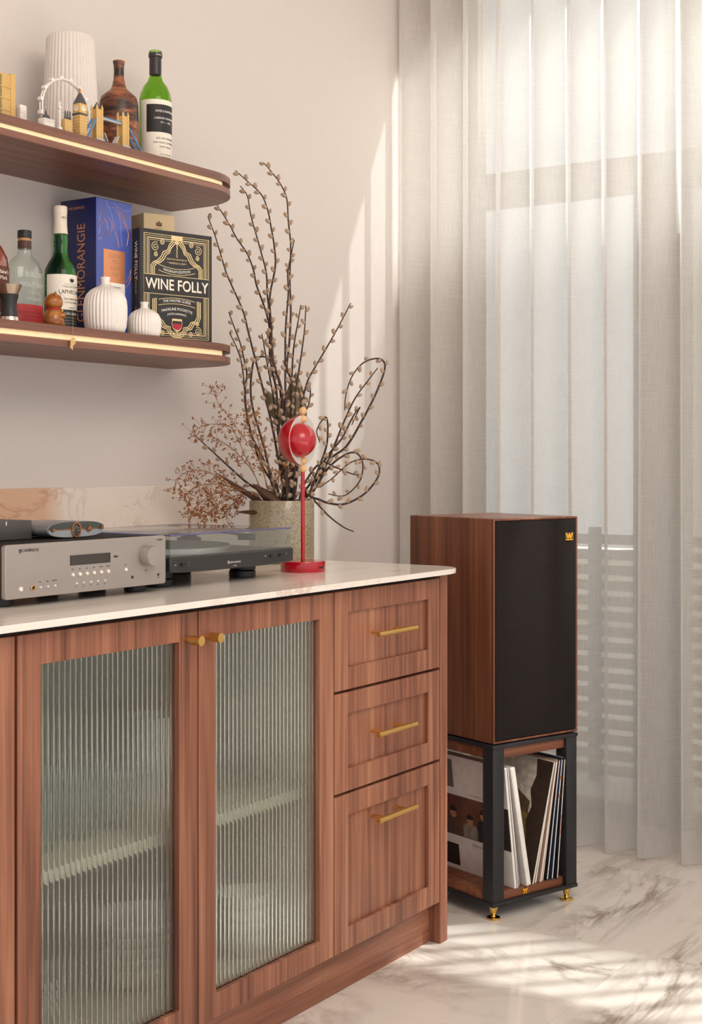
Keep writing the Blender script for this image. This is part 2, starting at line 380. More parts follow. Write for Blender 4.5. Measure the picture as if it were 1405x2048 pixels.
tag(B().box(CURX-.03, CURX+.03, -.7, 2.39, 3.091, 3.15, .004).obj('curtain_track', M_white), 'white ceiling track carrying the sheer curtain', 'curtain track')
# ================================================================ SIDEBOARD
FY, TOP, ZD0, ZD1 = 1.68, .896, .101, .872
M_dark = mat('shadow_gap_black', '#1c130e', .7)
def fluted(x0, x1, y, z0, z1, n):
    """ribbed pane: convex reeds on the room side, flat behind"""
    b = B(); w = (x1-x0)/n; seg = 14; prof = []
    for i in range(n):
        for s in range(seg):
            f = s/seg; prof.append((x0+(i+f)*w, y-.0018*(1-abs(2*f-1)**3.6)))
    prof.append((x1, y))
    A = [b._v((p[0], p[1], z0)) for p in prof]; C = [b._v((p[0], p[1], z1)) for p in prof]
    D_ = [b._v((x0, y+.003, z0)), b._v((x1, y+.003, z0)), b._v((x1, y+.003, z1)), b._v((x0, y+.003, z1))]
    for i in range(len(prof)-1): b.bm.faces.new((A[i], A[i+1], C[i+1], C[i]))
    b.bm.faces.new(D_); b.bm.faces.new([D_[1], D_[0]]+A); b.bm.faces.new([D_[3], D_[2]]+C[::-1])
    b.bm.faces.new((A[0], D_[0], D_[3], C[0])); b.bm.faces.new((A[-1], C[-1], D_[2], D_[1]))
    return b
def door_frame(x0, x1, z0, z1, st, parent):
    b = B(); o = rect(x0, x1, z0, z1); i1 = rect(x0+st, x1-st, z0+st-.004, z1-st-.001)
    b.ring(o, i1, FY, FY+.021); d = b.obj('door', M_wal, parent); soft(d); return d
def soft(o, w=.0011):
    m = o.modifiers.new('bevel', 'BEVEL'); m.width = w; m.segments = 2; m.limit_method = 'ANGLE'
def knob(x, z, parent):
    return B().cyl((x, FY, z), (x, FY-.014, z), .0042, 16).cyl((x, FY-.013, z), (x, FY-.037, z), .0092, 28).obj('knob', M_brass, parent, 30)
def carcass(t, x0, x1, hollow, name='body'):
    if not hollow: B().box(x0, x1, FY+.021, WY-.001, .10, .884).obj(name, M_wal, t)
    else:
        B().box(x0, x0+.018, FY+.022, WY-.02, .10, .884).obj('side_panel', M_inter, t); B().box(x1-.018, x1, FY+.022, WY-.02, .10, .884).obj('side_panel', M_inter, t)
        B().box(x0+.018, x1-.018, FY+.022, WY-.02, .10, .12).obj('base_panel', M_inter, t); B().box(x0, x1, WY-.02, WY-.001, .10, .884).obj('back_panel', M_inter, t)
        B().box(x0+.018, x1-.018, FY+.022, WY-.02, .866, .884).obj('top_panel', M_inter, t)
    B().box(x0, x1, FY+.012, FY+.0205, .8725, .884).obj('top_rail', M_dark, t)
    B().box(x0, x1, FY+.031, FY+.05, 0, .10).obj('plinth', M_walx, t)
lc = thing('storage_cabinet', 'walnut cabinet with plain flat doors adjoining the glass-door cabinet', 'cabinet')
carcass(lc, .85, 1.553, False)
dl = B().box(1.106, 1.550, FY, FY+.02, ZD0, ZD1, .0012, 1).obj('door', M_wal, lc); B().box(.86, 1.102, FY, FY+.02, ZD0, ZD1, .0012, 1).obj('door', M_wal, lc)
gc = thing('glass_door_cabinet', 'walnut cabinet with two reeded glass doors and brass knobs', 'cabinet')
carcass(gc, 1.5535, 2.4455, True)
B().box(1.573, 2.426, 1.738, WY-.021, .438, .461, .001, 1).obj('inner_shelf', M_inter, gc)
M_reed = mat('reeded_glass', (.90, .97, .94), .02, trans=1, ior=1.48, noise=.0)
for (a, b_, kx) in ((1.556, 1.998, 1.966), (2.002, 2.444, 2.022)):
    d = door_frame(a, b_, ZD0, ZD1, .0505, gc)
    fluted(a+.0505, b_-.0505, FY+.012, .1475, .8205, 27).obj('glass_pane', M_reed, d, 60)
    knob(kx, .823, d)
dc = thing('drawer_cabinet', 'walnut drawer cabinet with three brass-handled drawers at the sideboard end', 'cabinet')
carcass(dc, 2.446, 2.8905, False)
for z0, z1, hz in ((.660, .872, .772), (.4415, .654, .553), (.101, .4355, .365)):
    b = B(); x0, x1 = 2.448, 2.889
    i = rect(x0+.051, x1-.051, z0+.048, z1-.046)
    b.ring(rect(x0, x1, z0, z1), i, FY, FY+.0095); b.box(x0, x1, FY+.0095, FY+.0205, z0, z1)
    d = b.obj('drawer', M_wal, dc); soft(d)
    h = B().cyl((2.572, FY-.030, hz), (2.733, FY-.030, hz), .0058, 20)
    for x in (2.606, 2.699): h.cyl((x, FY+.010, hz), (x, FY-.03, hz), .0038, 14)
    h.obj('handle', M_brass, d, 30)
B().box(2.8935, 2.927, FY, WY-.001, 0, .8838, .0012, 1).obj('end_panel', M_wal, dc)
# worktop with rounded end corner, and upstand
M_stone = marble('counter_marble', '#ece2d8', '#b48a70', '#d3b8a4', rough=.14, scale=2.0, rot=.25, width=.03, stretch=(.45, 2.2, 1), amount=.8)
M_splash = marble('splash_marble', '#e3d6cb', '#a5674d', '#cda588', rough=.2, scale=2.6, rot=0, width=.028, warm='#cf9f78', stretch=(1, 1, 1.5), amount=.7, warm_x=(2.29, 2.36))
R = .075; pts = [(.85, WY-.001), (.85, 1.645), (2.962-R, 1.645)]
for i in range(13):
    a = -PI/2+PI/2*i/12; pts.append((2.962-R+R*math.cos(a), 1.645+R+R*math.sin(a)))
pts.append((2.962, WY-.001))
tb = B().prism(pts, .884, TOP)
top = tb.obj('countertop', M_stone)
bv = top.modifiers.new('bevel', 'BEVEL'); bv.width = .0015; bv.segments = 2; bv.limit_method = 'ANGLE'
tag(top, 'thin white marble worktop with a rounded corner over the walnut cabinets', 'countertop')
tag(B().box(.85, 2.962, WY-.014, WY-.0005, TOP, 1.089, .001, 1).obj('backsplash', M_splash), 'low marble upstand with rusty veins along the wall', 'backsplash')
# ---- crockery behind the reeded glass
M_bowl = mat('bowl_glaze', '#e4ddd2', .3, coat=.2, noise=.02)
def bowl_mesh(r, h):
    o = [(r*.45, 0), (r*.5, .004), (r*.72, h*.3), (r*.92, h*.7), (r, h), (r*.965, h), (r*.88, h*.7), (r*.66, h*.32), (r*.3, .008), (0.0001, .007)]
    return B().lathe(o, 40).mesh('bowl', 40)
for (x, y, z, r, h, n, st, lab, grp) in ((2.06, 1.885, .12, .088, .055, 5, .021, 'large cream bowl in the stack behind the reeded glass, under the inner shelf', 'large cream bowls'),
                                        (2.302, 1.815, .12, .056, .055, 4, .026, 'small white bowl in the narrow stack behind the reeded glass', 'small white bowls'),
                                        (1.80, 1.93, .12, .075, .05, 3, .02, 'wide pale bowl stacked low behind the reeded glass beside the large bowls', 'wide pale bowls')):
    me = bowl_mesh(r, h)
    for i in range(n):
        o = link('bowl', me, M_bowl); o.location = (x, y, z+i*st+.0003); tag(o, lab, 'bowl', grp)
M_dish = mat('grey_glaze', '#8d8c90', .3, coat=.2)
me = bowl_mesh(.05, .06)
for i in range(2): o = link('bowl', me, M_dish); o.location = (2.365, 1.97, .1203+i*.03); tag(o, 'dark grey bowl beside the small white bowls in the glass cabinet', 'bowl', 'dark grey bowls')
me = B().lathe([(.05, 0), (.09, .004), (.118, .016), (.12, .018), (.115, .018), (.088, .008), (.0001, .006)], 40).mesh('plate', 40)
for i in range(7): o = link('dinner_plate', me, M_bowl); o.location = (2.28, 1.98, .4615+i*.0085); tag(o, 'white plate in the pile on the inner shelf of the glass cabinet', 'plate', 'white plates on the inner shelf')
M_tumb = clear('tumbler_glass', (.93, .96, .95), 1.3, .06)
me = B().lathe([(.026, 0), (.034, .11), (.0325, .11), (.025, .006), (.0001, .006)], 28).mesh('tumbler', 40)
for i in range(8):
    o = link('tumbler', me, M_tumb); o.location = (1.66+(i % 4)*.095+(i//4)*.04, 1.84+(i//4)*.1, .4612); tag(o, 'clear glass tumbler on the inner shelf behind the reeded glass', 'glass', 'glass tumblers')
tag(B().lathe([(.05, 0), (.062, .04), (.06, .10), (.042, .15), (.048, .18), (.045, .18), (.039, .15), (.055, .1), (.057, .04), (.0001, .01)], 36, (2.12, 1.90, .4612)).obj('jug', M_bowl), 'white ceramic jug on the inner shelf behind the reeded glass', 'jug')
# ================================================================ FLOATING SHELVES
def shelf(z0, z1, label, grp=None):
    t = thing('floating_shelf', label, 'shelf', (0, 0, z0)); h = z1-z0; X0, XE, Y0, RR = 1.1, 2.748, 2.112, .177
    def outline(o):
        p = [(X0, WY), (X0, Y0+o), (XE-RR, Y0+o)]
        for i in range(1, 17):
            a = -PI/2+PI/2*i/16; p.append((XE-RR+(RR-o)*math.cos(a), Y0+RR+(RR-o)*math.sin(a)))
        p.append((XE-o, WY)); return p
    B().prism(outline(0), h-.0165, h).obj('upper_board', M_shelf, t, 30)
    B().prism(outline(0), 0, .0140).obj('lower_board', M_shelf, t, 30)
    B().prism(outline(.012), .0140, h-.0165).obj('core', M_shelf, t, 30)
    st = [(X0, Y0+.0085), (XE-RR, Y0+.0085)]; si = [(X0, Y0+.0125), (XE-RR, Y0+.0125)]
    for i in range(1, 5):
        a = -PI/2+math.radians(18)*i/4
        for l_, o_ in ((st, .0085), (si, .0125)): l_.append((XE-RR+(RR-o_)*math.cos(a), Y0+RR+(RR-o_)*math.sin(a)))
    B().prism(st+si[::-1], .0143, h-.0168).obj('light_strip', mat('warm_led', '#ffe2b4', .5, emit='#ffd9a0', es=.30), t)
    return t
S1, S2 = 1.838, 1.432
shelf(1.796, S1, 'walnut floating shelf with light strip holding the wine bottle'); shelf(1.389, S2, 'walnut floating shelf with light strip holding books and whisky')
# ================================================================ UPPER SHELF
def on(px, Y, z): p = P(px, 500, Y=Y); return (p.x, p.y, z)
# tall fluted vase
p = on(141, 2.28, S1)
tv = B(); nr = 40
tv.lathe([(.0001, 0), (.060, 0), (.064, .004), (.062, .08), (.056, .2), (.0525, .262), (.049, .268), (.046, .262), (.045, .24), (.0001, .23)], nr*6, flute=lambda a, z, r: (.0024*abs(math.cos(a*nr/2))-.0014) if r > .05 else 0)
o = tv.obj('fluted_vase', mat('matte_white', '#d8cec6', .6, noise=.02)); o.location = p; tag(o, 'tall tapering matte white vase with fine vertical fluting', 'vase')
# stoneware bottle vase
def stoneware():
    m, nt, N, L, b = nodes('banded_stoneware'); tc = N.new('ShaderNodeTexCoord'); mp = N.new('ShaderNodeMapping'); mp.inputs['Scale'].default_value = (5, 5, 26); mp.inputs['Rotation'].default_value = (.12, .25, 0)
    L.new(tc.outputs['Object'], mp.inputs[0]); n = N.new('ShaderNodeTexNoise'); n.inputs['Scale'].default_value = 1.3; n.inputs['Detail'].default_value = 7; n.inputs['Roughness'].default_value = .7; L.new(mp.outputs[0], n.inputs['Vector'])
    r = N.new('ShaderNodeValToRGB'); e = r.color_ramp.elements; e[0].position = .36; e[0].color = lin('#1d1715')+(1,); e[1].position = .72; e[1].color = lin('#b9a08a')+(1,)
    for q, c in ((.44, '#3a241c'), (.52, '#6d4030'), (.58, '#b0683c'), (.63, '#5a382c')): x = e.new(q); x.color = lin(c)+(1,)
    L.new(n.outputs['Fac'], r.inputs[0]); L.new(r.outputs[0], b.inputs['Base Color']); b.inputs['Roughness'].default_value = .35
    bp = N.new('ShaderNodeBump'); bp.inputs['Strength'].default_value = .5; bp.inputs['Distance'].default_value = .002; L.new(n.outputs['Fac'], bp.inputs['Height']); L.new(bp.outputs[0], b.inputs['Normal']); return m
p = on(238, 2.285, S1)
o = B().lathe([(.0001, 0), (.044, 0), (.0475, .006), (.0475, .05), (.0465, .12), (.045, .155), (.041, .168), (.030, .178), (.020, .186), (.0155, .196), (.0125, .212), (.0115, .228), (.0125, .243), (.0145, .252), (.0135, .2535), (.010, .246), (.009, .22), (.0001, .215)], 56).obj('bottle_vase', stoneware())
o.location = p; tag(o, 'brown banded stoneware bottle vase with a narrow neck', 'vase')
# bottles -------------------------------------------------
M_ggreen = mat('green_bottle_glass', (.40, .68, .11), .03, trans=1, ior=1.35, noise=0); M_gclear = clear('clear_bottle_glass', (.90, .94, .89), 1.4, .07, 1.5); M_emb = clear('embossed_glass', (.85, .9, .85), 1.4, .4, 1.5)
M_gdark = mat('deep_green_glass', (.14, .58, .14), .03, trans=1, ior=1.3, noise=0)
def shell(r, a0, a1, z0, z1, n=28, t=.0006, sx=1, sy=1):
    """curved paper label on a bottle, angles in degrees around -y (0 faces -y)"""
    b = B(); A = []; C = []
    for i in range(n+1):
        a = math.radians(a0+(a1-a0)*i/n); A.append((r*math.sin(a)*sx, -r*math.cos(a)*sy)); C.append(((r+t)*math.sin(a)*sx, -(r+t)*math.cos(a)*sy))
    b.prism(C+A[::-1], z0, z1) if False else None
    V = [[b._v((p[0], p[1], z)) for p in L_] for L_ in (A, C) for z in (z0, z1)]
    for i in range(n):
        b.bm.faces.new((V[2][i], V[2][i+1], V[3][i+1], V[3][i])); b.bm.faces.new((V[0][i+1], V[0][i], V[1][i], V[1][i+1]))
        b.bm.faces.new((V[0][i], V[0][i+1], V[2][i+1], V[2][i])); b.bm.faces.new((V[1][i+1], V[1][i], V[3][i], V[3][i+1]))
    for i in (0, n): b.bm.faces.new((V[0][i], V[2][i], V[3][i], V[1][i]))
    return b
def around(r, deg, z):
    """matrix for lettering wrapped on a bottle, centred on an angle"""
    a = math.radians(deg); n = Vector((math.sin(a), -math.cos(a), 0)); t = Vector((math.cos(a), math.sin(a), 0))
    return frame(n*r+Vector((0, 0, z)), t, (0, 0, 1))
FACE = -28     # labels are turned towards the room
p = on(311, 2.268, S1)
wb = thing('wine_bottle', 'green wine bottle with a black and cream label on the upper shelf', 'bottle', p)
B().lathe([(.0001, .006), (.030, 0), (.0375, .003), (.0385, .010), (.0385, .182), (.0365, .197), (.029, .214), (.0195, .226), (.0150, .238), (.0138, .25), (.0135, .293), (.0152, .294), (.0152, .2995), (.0125, .301), (.0115, .30), (.0115, .24), (.027, .21), (.0355, .18), (.0355, .012), (.0001, .014)], 56).obj('glass', M_ggreen, wb, 40)
B().lathe([(.0140, .243), (.0146, .243), (.0146, .284), (.0166, .285), (.0166, .2945), (.0158, .2945), (.0140, .29)], 40, cap=False).obj('neck_foil', mat('black_foil', '#2a2222', .4), wb)
shell(.0386, FACE-78, FACE+84, .040, .176).obj('label', M_ivory, wb); shell(.0391, FACE-52, FACE+84, .098, .164).obj('label_band', mat('label_black', '#231d1c', .6), wb)
for s_, z, h, m_ in (('ASHES & DIAMONDS', .148, .0072, M_inkw), ('CABERNET SAUVIGNON', .131, .0066, M_inkw), ('Nº 1 — 2016', .121, .0066, M_inkw), ('RED HEN VINEYARD', .083, .0066, M_ink), ('OAK KNOLL DISTRICT OF', .073, .0066, M_ink), ('NAPA VALLEY', .063, .0066, M_ink), ('14.2% ALC. BY VOL. 750ML', .045, .0036, M_ink)):
    text(s_, h, m_, wb, around(.0399 if m_ is M_inkw else .0393, FACE+20, z), bend=.0399, sx=.85)
text('ASHES &', .004, M_inkw, wb, around(.0168, FACE+10, .289), bend=.0168)
# toy-brick skyline model ---------------------------------
Yk = 2.150
def kx(px): return P(px, 250, Y=Yk).x
def kz(px, py): return P(px, py, Y=Yk).z-S1
x0 = kx(84); sk = thing('toy_brick_skyline', 'toy-brick city skyline with observation wheel, clock tower and bascule bridge', 'brick model', (x0, Yk, S1))
M_tan = mat('tan_bricks', '#d0a866', .4, noise=.04); M_bw = mat('white_bricks', '#e9e0d8', .35); M_bg = mat('dark_grey_bricks', '#4b4a4c', .4); M_bl = mat('blue_bricks', '#4f86b8', .35); M_lg = mat('light_grey_bricks', '#b9b5b0', .4); M_am = mat('amber_studs', '#b4712a', .4)
W = kx(300)-x0
B().box(-.004, W+.004, -.016, .03, 0, .006, .0006).obj('base_plate', M_bg, sk)
def X_(px): return kx(px)-x0
def Z_(px, py): return kz(px, py)
wc = X_(140); wR = X_(186)-X_(140); wz = Z_(140, 158)-wR
wh = B()
for yy in (.018, .011): wh.tube([(wc+wR*math.cos(a), yy, wz+wR*math.sin(a)) for a in [2*PI*i/48 for i in range(48)]], .0018, 6, closed=True)
wo = wh.obj('observation_wheel', M_bw, sk)
pod = B().box(-.0042, .0042, -.006, .006, -.0028, .0028, .0008, 1).mesh('pod'); pod.materials.append(M_bw)
for i in range(16):
    a = 2*PI*(i+.5)/16; q = link('pod', pod, M_bw, wo); q.location = (wc+(wR+.0035)*math.cos(a), .0145, wz+(wR+.0035)*math.sin(a)); q.rotation_euler = (0, -a+PI/2, 0)
hub = B()
for i in range(12): a = 2*PI*i/12; hub.cyl((wc, .0145, wz), (wc+wR*math.cos(a), .0145, wz+wR*math.sin(a)), .0002, 4)
hub.ball((wc, .0145, wz), .004, u=12, v=8).obj('spokes', M_bw, wo)
B().cyl((wc-.022, .004, .006), (wc, .010, wz), .0014, 8).cyl((wc+.014, .004, .006), (wc, .010, wz), .0014, 8).obj('wheel_legs', M_bw, sk)
# domed gallery, column, power station
g = X_(94); gt = Z_(94, 238); gal = B().box(g-.014, g+.016, -.006, .012, .006, gt, .0006)
for i in range(8): gal.box(g-.013+i*.0036, g-.0115+i*.0036, -.0078, -.006, gt-.007, gt-.001)
gal.obj('gallery', M_bw, sk); B().lathe([(.009, 0), (.0085, .004), (.0055, .008), (.0025, .010), (.0025, .013), (.001, .018), (.0001, .020)], 20, (g, .003, gt)).obj('dome', M_bg, sk)
cx_ = X_(113); ch = Z_(113, 203)-.006; B().lathe([(.0055, 0), (.0055, .006), (.0019, .008), (.0019, ch-.018), (.0042, ch-.016), (.0042, ch-.013), (.0017, ch-.012), (.002, ch-.003), (.0001, ch)], 12, (cx_, -.010, .006)).obj('column', M_bw, sk)
ps = X_(132); pz = Z_(132, 240); B().box(ps-.011, ps+.011, -.008, .008, .006, pz, .0005).obj('power_station', M_tan, sk)
for dx, dy in ((-.007, -.005), (.0, -.005), (.007, -.005), (.003, .004)): B().lathe([(.0025, 0), (.0025, .005), (.0016, .006), (.0015, .018), (.0001, .018)], 10, (ps+dx, dy, pz)).obj('chimney', M_bg, sk)
# clock tower
t0 = X_(159); tw = .0108; z1, z2, z3, z4 = Z_(159, 232), Z_(159, 228), Z_(159, 209), Z_(159, 187)
ct = B().box(t0-tw, t0+tw, -.012, -.012+2*tw, .006, z1, .0006)
for i in range(6): ct.box(t0-tw-.0006, t0+tw+.0006, -.0126, -.0114+2*tw, .013+i*(z1-.013)/6, .014+i*(z1-.013)/6)
ct.obj('clock_tower', M_tan, sk); B().box(t0-tw-.0008, t0+tw+.0008, -.0128, -.0112+2*tw, z1, z2).obj('tower_band', M_bg, sk)
B().box(t0-tw, t0+tw, -.012, -.012+2*tw, z2, z3, .0006).obj('clock_storey', M_tan, sk); zc = (z2+z3)/2
for M_ in (frame((t0, -.0121, zc), (1, 0, 0), (0, 0, 1)), frame((t0-tw-.0001, -.012+tw, zc), (0, -1, 0), (0, 0, 1))):
    B().at(M_).lathe([(.0001, 0), (.0056, 0), (.0056, .0006), (.0001, .0007)], 20).obj('clock_face', M_ivory, sk)
    B().at(M_).box(-.0004, .0004, 0, .0045, .0006, .0010).box(0, .0034, -.0004, .0004, .0006, .0010).obj('clock_hands', M_ink, sk)
B().at(Matrix.Translation((t0, -.012+tw, z3)) @ Matrix.Rotation(PI/4, 4, 'Z')).lathe([(.0150, 0), (.0145, .001), (.0035, z4-z3-.001), (.003, z4-z3), (.0001, z4-z3)], 4).obj('roof', M_bg, sk, 20)
B().lathe([(.0028, 0), (.0028, .003), (.0020, .004), (.0024, .007), (.0001, .013)], 12, (t0, -.012+tw, z4)).obj('finial', M_am, sk)
# bascule bridge
for k_, (px, py) in enumerate(((194, 219), (246, 233))):
    b0 = X_(px); hgt = Z_(px, py)
    B().box(b0-.012, b0+.012, -.012, .012, .006, .012).obj('pier', M_lg, sk)
    tb_ = B().box(b0-.008, b0+.008, -.008, .008, .012, hgt, .0005)
    for sx_ in (-1, 1):
        for sy_ in (-1, 1): tb_.lathe([(.0027, 0), (.0027, hgt-.009), (.0001, hgt-.001)], 8, (b0+sx_*.0078, sy_*.0078, .012))
    for i in range(4): tb_.box(b0-.0084, b0+.0084, -.0084, .0084, .018+i*.009, .019+i*.009)
    tb_.obj('bridge_tower', M_tan, sk)
    B().at(Matrix.Translation((b0, 0, hgt)) @ Matrix.Rotation(PI/4, 4, 'Z')).lathe([(.0098, 0), (.002, .014), (.0001, .014)], 4).obj('tower_roof', M_bg, sk, 20)
    B().ball((b0, 0, hgt+.0145), .0018, u=8, v=6).obj('finial', M_am, sk)
a_, b_ = X_(194), X_(246); wk = Z_(220, 244)
B().box(a_+.008, b_-.008, -.005, .005, wk, wk+.0035).obj('high_walkway', M_lg, sk); B().box(a_+.008, b_-.008, -.0055, -.0048, wk+.0032, wk+.006).obj('walkway_rail', M_bl, sk)
for s_ in (-1, 1):
    c_ = (a_+b_)/2; B().at(Matrix.Translation((c_+s_*.012, 0, .012)) @ Matrix.Rotation(s_*.55, 4, 'Y')).box(-.0011, .0011, -.006, .006, 0, .020).obj('bascule', M_lg, sk)
for s_, x_, e in ((-1, a_, X_(170)-a_), (1, b_, X_(278)-b_)):
    for y_ in (-.007, .007):
        B().tube([(x_+s_*.007, y_, wk), (x_+e*.55, y_, wk*.62), (x_+e, y_, .0085)], .0021, 8).obj('chain', M_bl, sk)
# second brick model at the end of the shelf
bt = thing('toy_brick_towers', 'toy-brick model of a tan gridded tower and a small white block', 'brick model', (P(0, 200, Y=2.19).x, 2.19, S1))
B().box(-.08, P(56, 200, Y=2.19).x-bt.location.x, -.014, .03, 0, .006, .0006).obj('base_plate', M_bg, bt)
xr = P(30, 200, Y=2.19).x-bt.location.x; zt = P(15, 148, Y=2.19).z-S1
B().box(-.06, xr, 0, .022, .006, zt, .0006).obj('tower', M_tan, bt)
M_grid = mat('olive_glass_bricks', '#8c7a4e', .4)
for j in range(4):
    z0 = .012+j*(zt-.014)/4; tw_ = B()
    for i in range(9):
        for k_ in range(3): tw_.box(-.056+i*.0068, -.0502+i*.0068, -.0008, 0, z0+k_*.0075, z0+.0066+k_*.0075)
    tw_.obj('window_grid', M_grid, bt)
    B().box(-.061, xr+.0005, -.0012, .001, z0-.0025, z0-.0008).obj('floor_band', M_tan, bt)
B().box(xr-.012, xr+.001, -.0014, .0232, .006, zt+.003, .0005).obj('corner_pillar', M_tan, bt)
xw = P(43, 200, Y=2.19).x-bt.location.x; wht = P(43, 211, Y=2.19).z-S1; wbk = B().box(xw-.0085, xw+.0085, -.006, .010, .006, wht, .0004)
for i in range(9): wbk.box(xw-.0092, xw+.0092, -.0068, .0108, .009+i*(wht-.012)/9, .0108+i*(wht-.012)/9)
wbk.obj('white_block', M_bw, bt)
# ================================================================ LOWER SHELF
# red-wax bourbon at the frame edge
p = on(-22, 2.20, S2)
mk = thing('bourbon_bottle', 'amber bourbon bottle with dark label and pale lettering by the jigger', 'bottle', p)
M_amb = mat('amber_glass', '#7a2f16', .06, coat=.6, noise=.05)
B().lathe([(.0001, 0), (.040, 0), (.044, .004), (.044, .115), (.041, .135), (.030, .155), (.018, .168), (.0145, .18), (.0145, .215), (.0001, .215)], 48, sy=.75).obj('glass', M_amb, mk)
B().lathe([(.0155, .172), (.0165, .18), (.0165, .225), (.0001, .228)], 28).obj('wax_seal', mat('red_wax', '#8e1b1a', .3, coat=.5), mk)
shell(.0442, -50, 62, .022, .115, sy=.76).obj('label', mat('maroon_label', '#5b2a22', .6), mk)
def sq(o):
    for v in o.data.vertices: v.co.y *= .77
for s_, z, h in (("Maker's", .103, .011), ('Mark', .091, .011), ('46', .062, .034)): sq(text(s_, h, M_ivory, mk, around(.0452, 12, z), bend=.0452))
# clear bourbon bottle with raised lettering
p = on(49, 2.264, S2)
bu = thing('frontier_bourbon_bottle', 'empty clear glass bourbon bottle with raised lettering and red label', 'bottle', p)
SYB = .62
B().lathe([(.0001, .004), (.038, 0), (.0445, .004), (.0455, .012), (.0455, .115), (.0435, .132), (.036, .148), (.022, .160), (.0155, .165), (.0135, .172), (.0130, .185), (.0001, .185)], 56, rfun=lambda x, y, a, r: (x, y*(SYB if r > .02 else SYB+(1-SYB)*(.0222-min(r, .0222))/.0092 if r > .013 else 1))).obj('glass', M_gclear, bu, 45)
B().lathe([(.0142, .176), (.0145, .177), (.0145, .193), (.0001, .193)], 32).obj('stopper_band', mat('brown_band', '#4a2a1e', .4), bu)
B().lathe([(.0132, .193), (.0132, .199), (.0001, .199)], 32).obj('cork', mat('cork', '#c08a5c', .8), bu); B().lathe([(.0001, .199), (.0145, .199), (.015, .2005), (.015, .214), (.014, .2155), (.0001, .2155)], 32).obj('cap', M_black, bu)
def ell(x, z): return Vector((x, -.0455*SYB*math.sqrt(max(0, 1-(x/.0455)**2))-.0006, z))
def onflask(me):
    for v in me.vertices: v.co = ell(max(-.0445, min(.0445, v.co.x)), v.co.z)+Vector((0, v.co.y+.0004, 0))
for s_, z, h in (('BULLEIT', .118, .0145), ('BOURBON', .096, .0145), ('FRONTIER', .079, .0085), ('WHISKEY', .066, .0105)):
    q = text(s_, h, M_emb, bu, FRONT(.004, 0, z), ext=.0005, sx=1.02, name='raised_lettering'); onflask(q.data)
b = B(); n_ = 30
V = [[b._v(ell(-.0440+.088*i/n_, z)+Vector((0, dy, 0))) for i in range(n_+1)] for z in (.008, .054) for dy in (0, -.0006)]
for i in range(n_):
    b.bm.faces.new((V[1][i], V[1][i+1], V[3][i+1], V[3][i])); b.bm.faces.new((V[0][i], V[0][i+1], V[1][i+1], V[1][i])); b.bm.faces.new((V[2][i], V[2][i+1], V[3][i+1], V[3][i])); b.bm.faces.new((V[0][i], V[0][i+1], V[2][i+1], V[2][i]))
b.obj('label', mat('red_label', '#b3282b', .5), bu)
for s_, z, h in (('BULLEIT BOURBON', .037, .0088), ('FRONTIER WHISKEY', .0285, .0058), ('KENTUCKY STRAIGHT BOURBON WHISKEY', .021, .0034), ('DISTILLED & THE BULLEIT DISTILLING CO.', .0455, .0032)):
    q = text(s_, h, M_ink, bu, FRONT(.0, 0, z), ext=.0002, sx=.9); onflask(q.data)
    for v in q.data.vertices: v.co.y -= .0008
# green malt bottle
p = on(121, 2.25, S2)
la = thing('malt_whisky_bottle', 'green whisky bottle with white label and cream capsule on the lower shelf', 'bottle', p)
B().lathe([(.0001, .005), (.030, 0), (.0345, .003), (.0355, .01), (.0355, .128), (.034, .14), (.0265, .156), (.0185, .168), (.0150, .18), (.0158, .20), (.0150, .222), (.0138, .235), (.0001, .236)], 52).obj('glass', M_gdark, la, 45)
B().lathe([(.0165, .219), (.0155, .224), (.0143, .243), (.0143, .264), (.0148, .2645), (.0148, .279), (.0140, .2805), (.0001, .2805)], 40).obj('capsule', mat('cream_capsule', '#e2d3c0', .5), la)
shell(.0356, FACE-70, FACE+95, .050, .127).obj('label', M_ivory, la); shell(.0356, FACE-70, FACE+95, .014, .0498).obj('lower_label', mat('dark_green_label', '#2d2f29', .6), la)
text('1815', .0075, M_ink, la, around(.0146, FACE+18, .254), bend=.0146)
for s_, z, h, m_ in (('LAPHROAIG', .0885, .0132, M_ink), ('ISLAY SINGLE MALT', .073, .0052, M_ink), ('SCOTCH WHISKY', .0655, .0052, M_ink), ('CASK LEGACY', .041, .0068, M_inkw), ('ESTABLISHED 1815 DISTILLED AND BOTTLED', .101, .0026, M_ink), ('10 YEARS OLD', .0545, .003, M_ink)):
    text(s_, h, m_, la, around(.0364, FACE+26, z), bend=.0364, sx=.85)
for z in (.106, .098): shell(.0363, FACE-2, FACE+52, z, z+.0004).obj('label_rule', M_ink, la)
cr = B().at(around(.0364, FACE+26, .114))
cr.box(-.0035, .0035, -.004, .003, 0, .0003).box(-.001, .001, .003, .006, 0, .0003).box(-.0055, -.0038, -.002, .004, 0, .0003).box(.0038, .0055, -.002, .004, 0, .0003).obj('crest', M_ink, la)
for z in (.020, .026, .032): shell(.0363, FACE-30, FACE+70, z, z+.0003).obj('label_rule', M_inkw, la)
# jigger
p = on(19, 2.140, S2)
jg = thing('cocktail_jigger', 'steel hourglass jigger with a matte black waist on the lower shelf', 'jigger', p)
M_steel = mat('brushed_steel', '#c9b8a8', .25, 1, noise=.05, nscale=200)
B().lathe([(.0150, .0505), (.0255, .0735), (.0245, .0735), (.0145, .052), (.0001, .051)], 40).obj('upper_cup', M_steel, jg)
B().lathe([(.0001, .0085), (.0180, .0085), (.0150, .022), (.0138, .030), (.0148, .040), (.0185, .0535), (.0001, .0535)], 40).obj('waist', M_black, jg)
B().lathe([(.0001, .003), (.0195, 0), (.0198, .0004), (.0182, .0087), (.0001, .0087)], 40).obj('lower_cup', M_steel, jg)
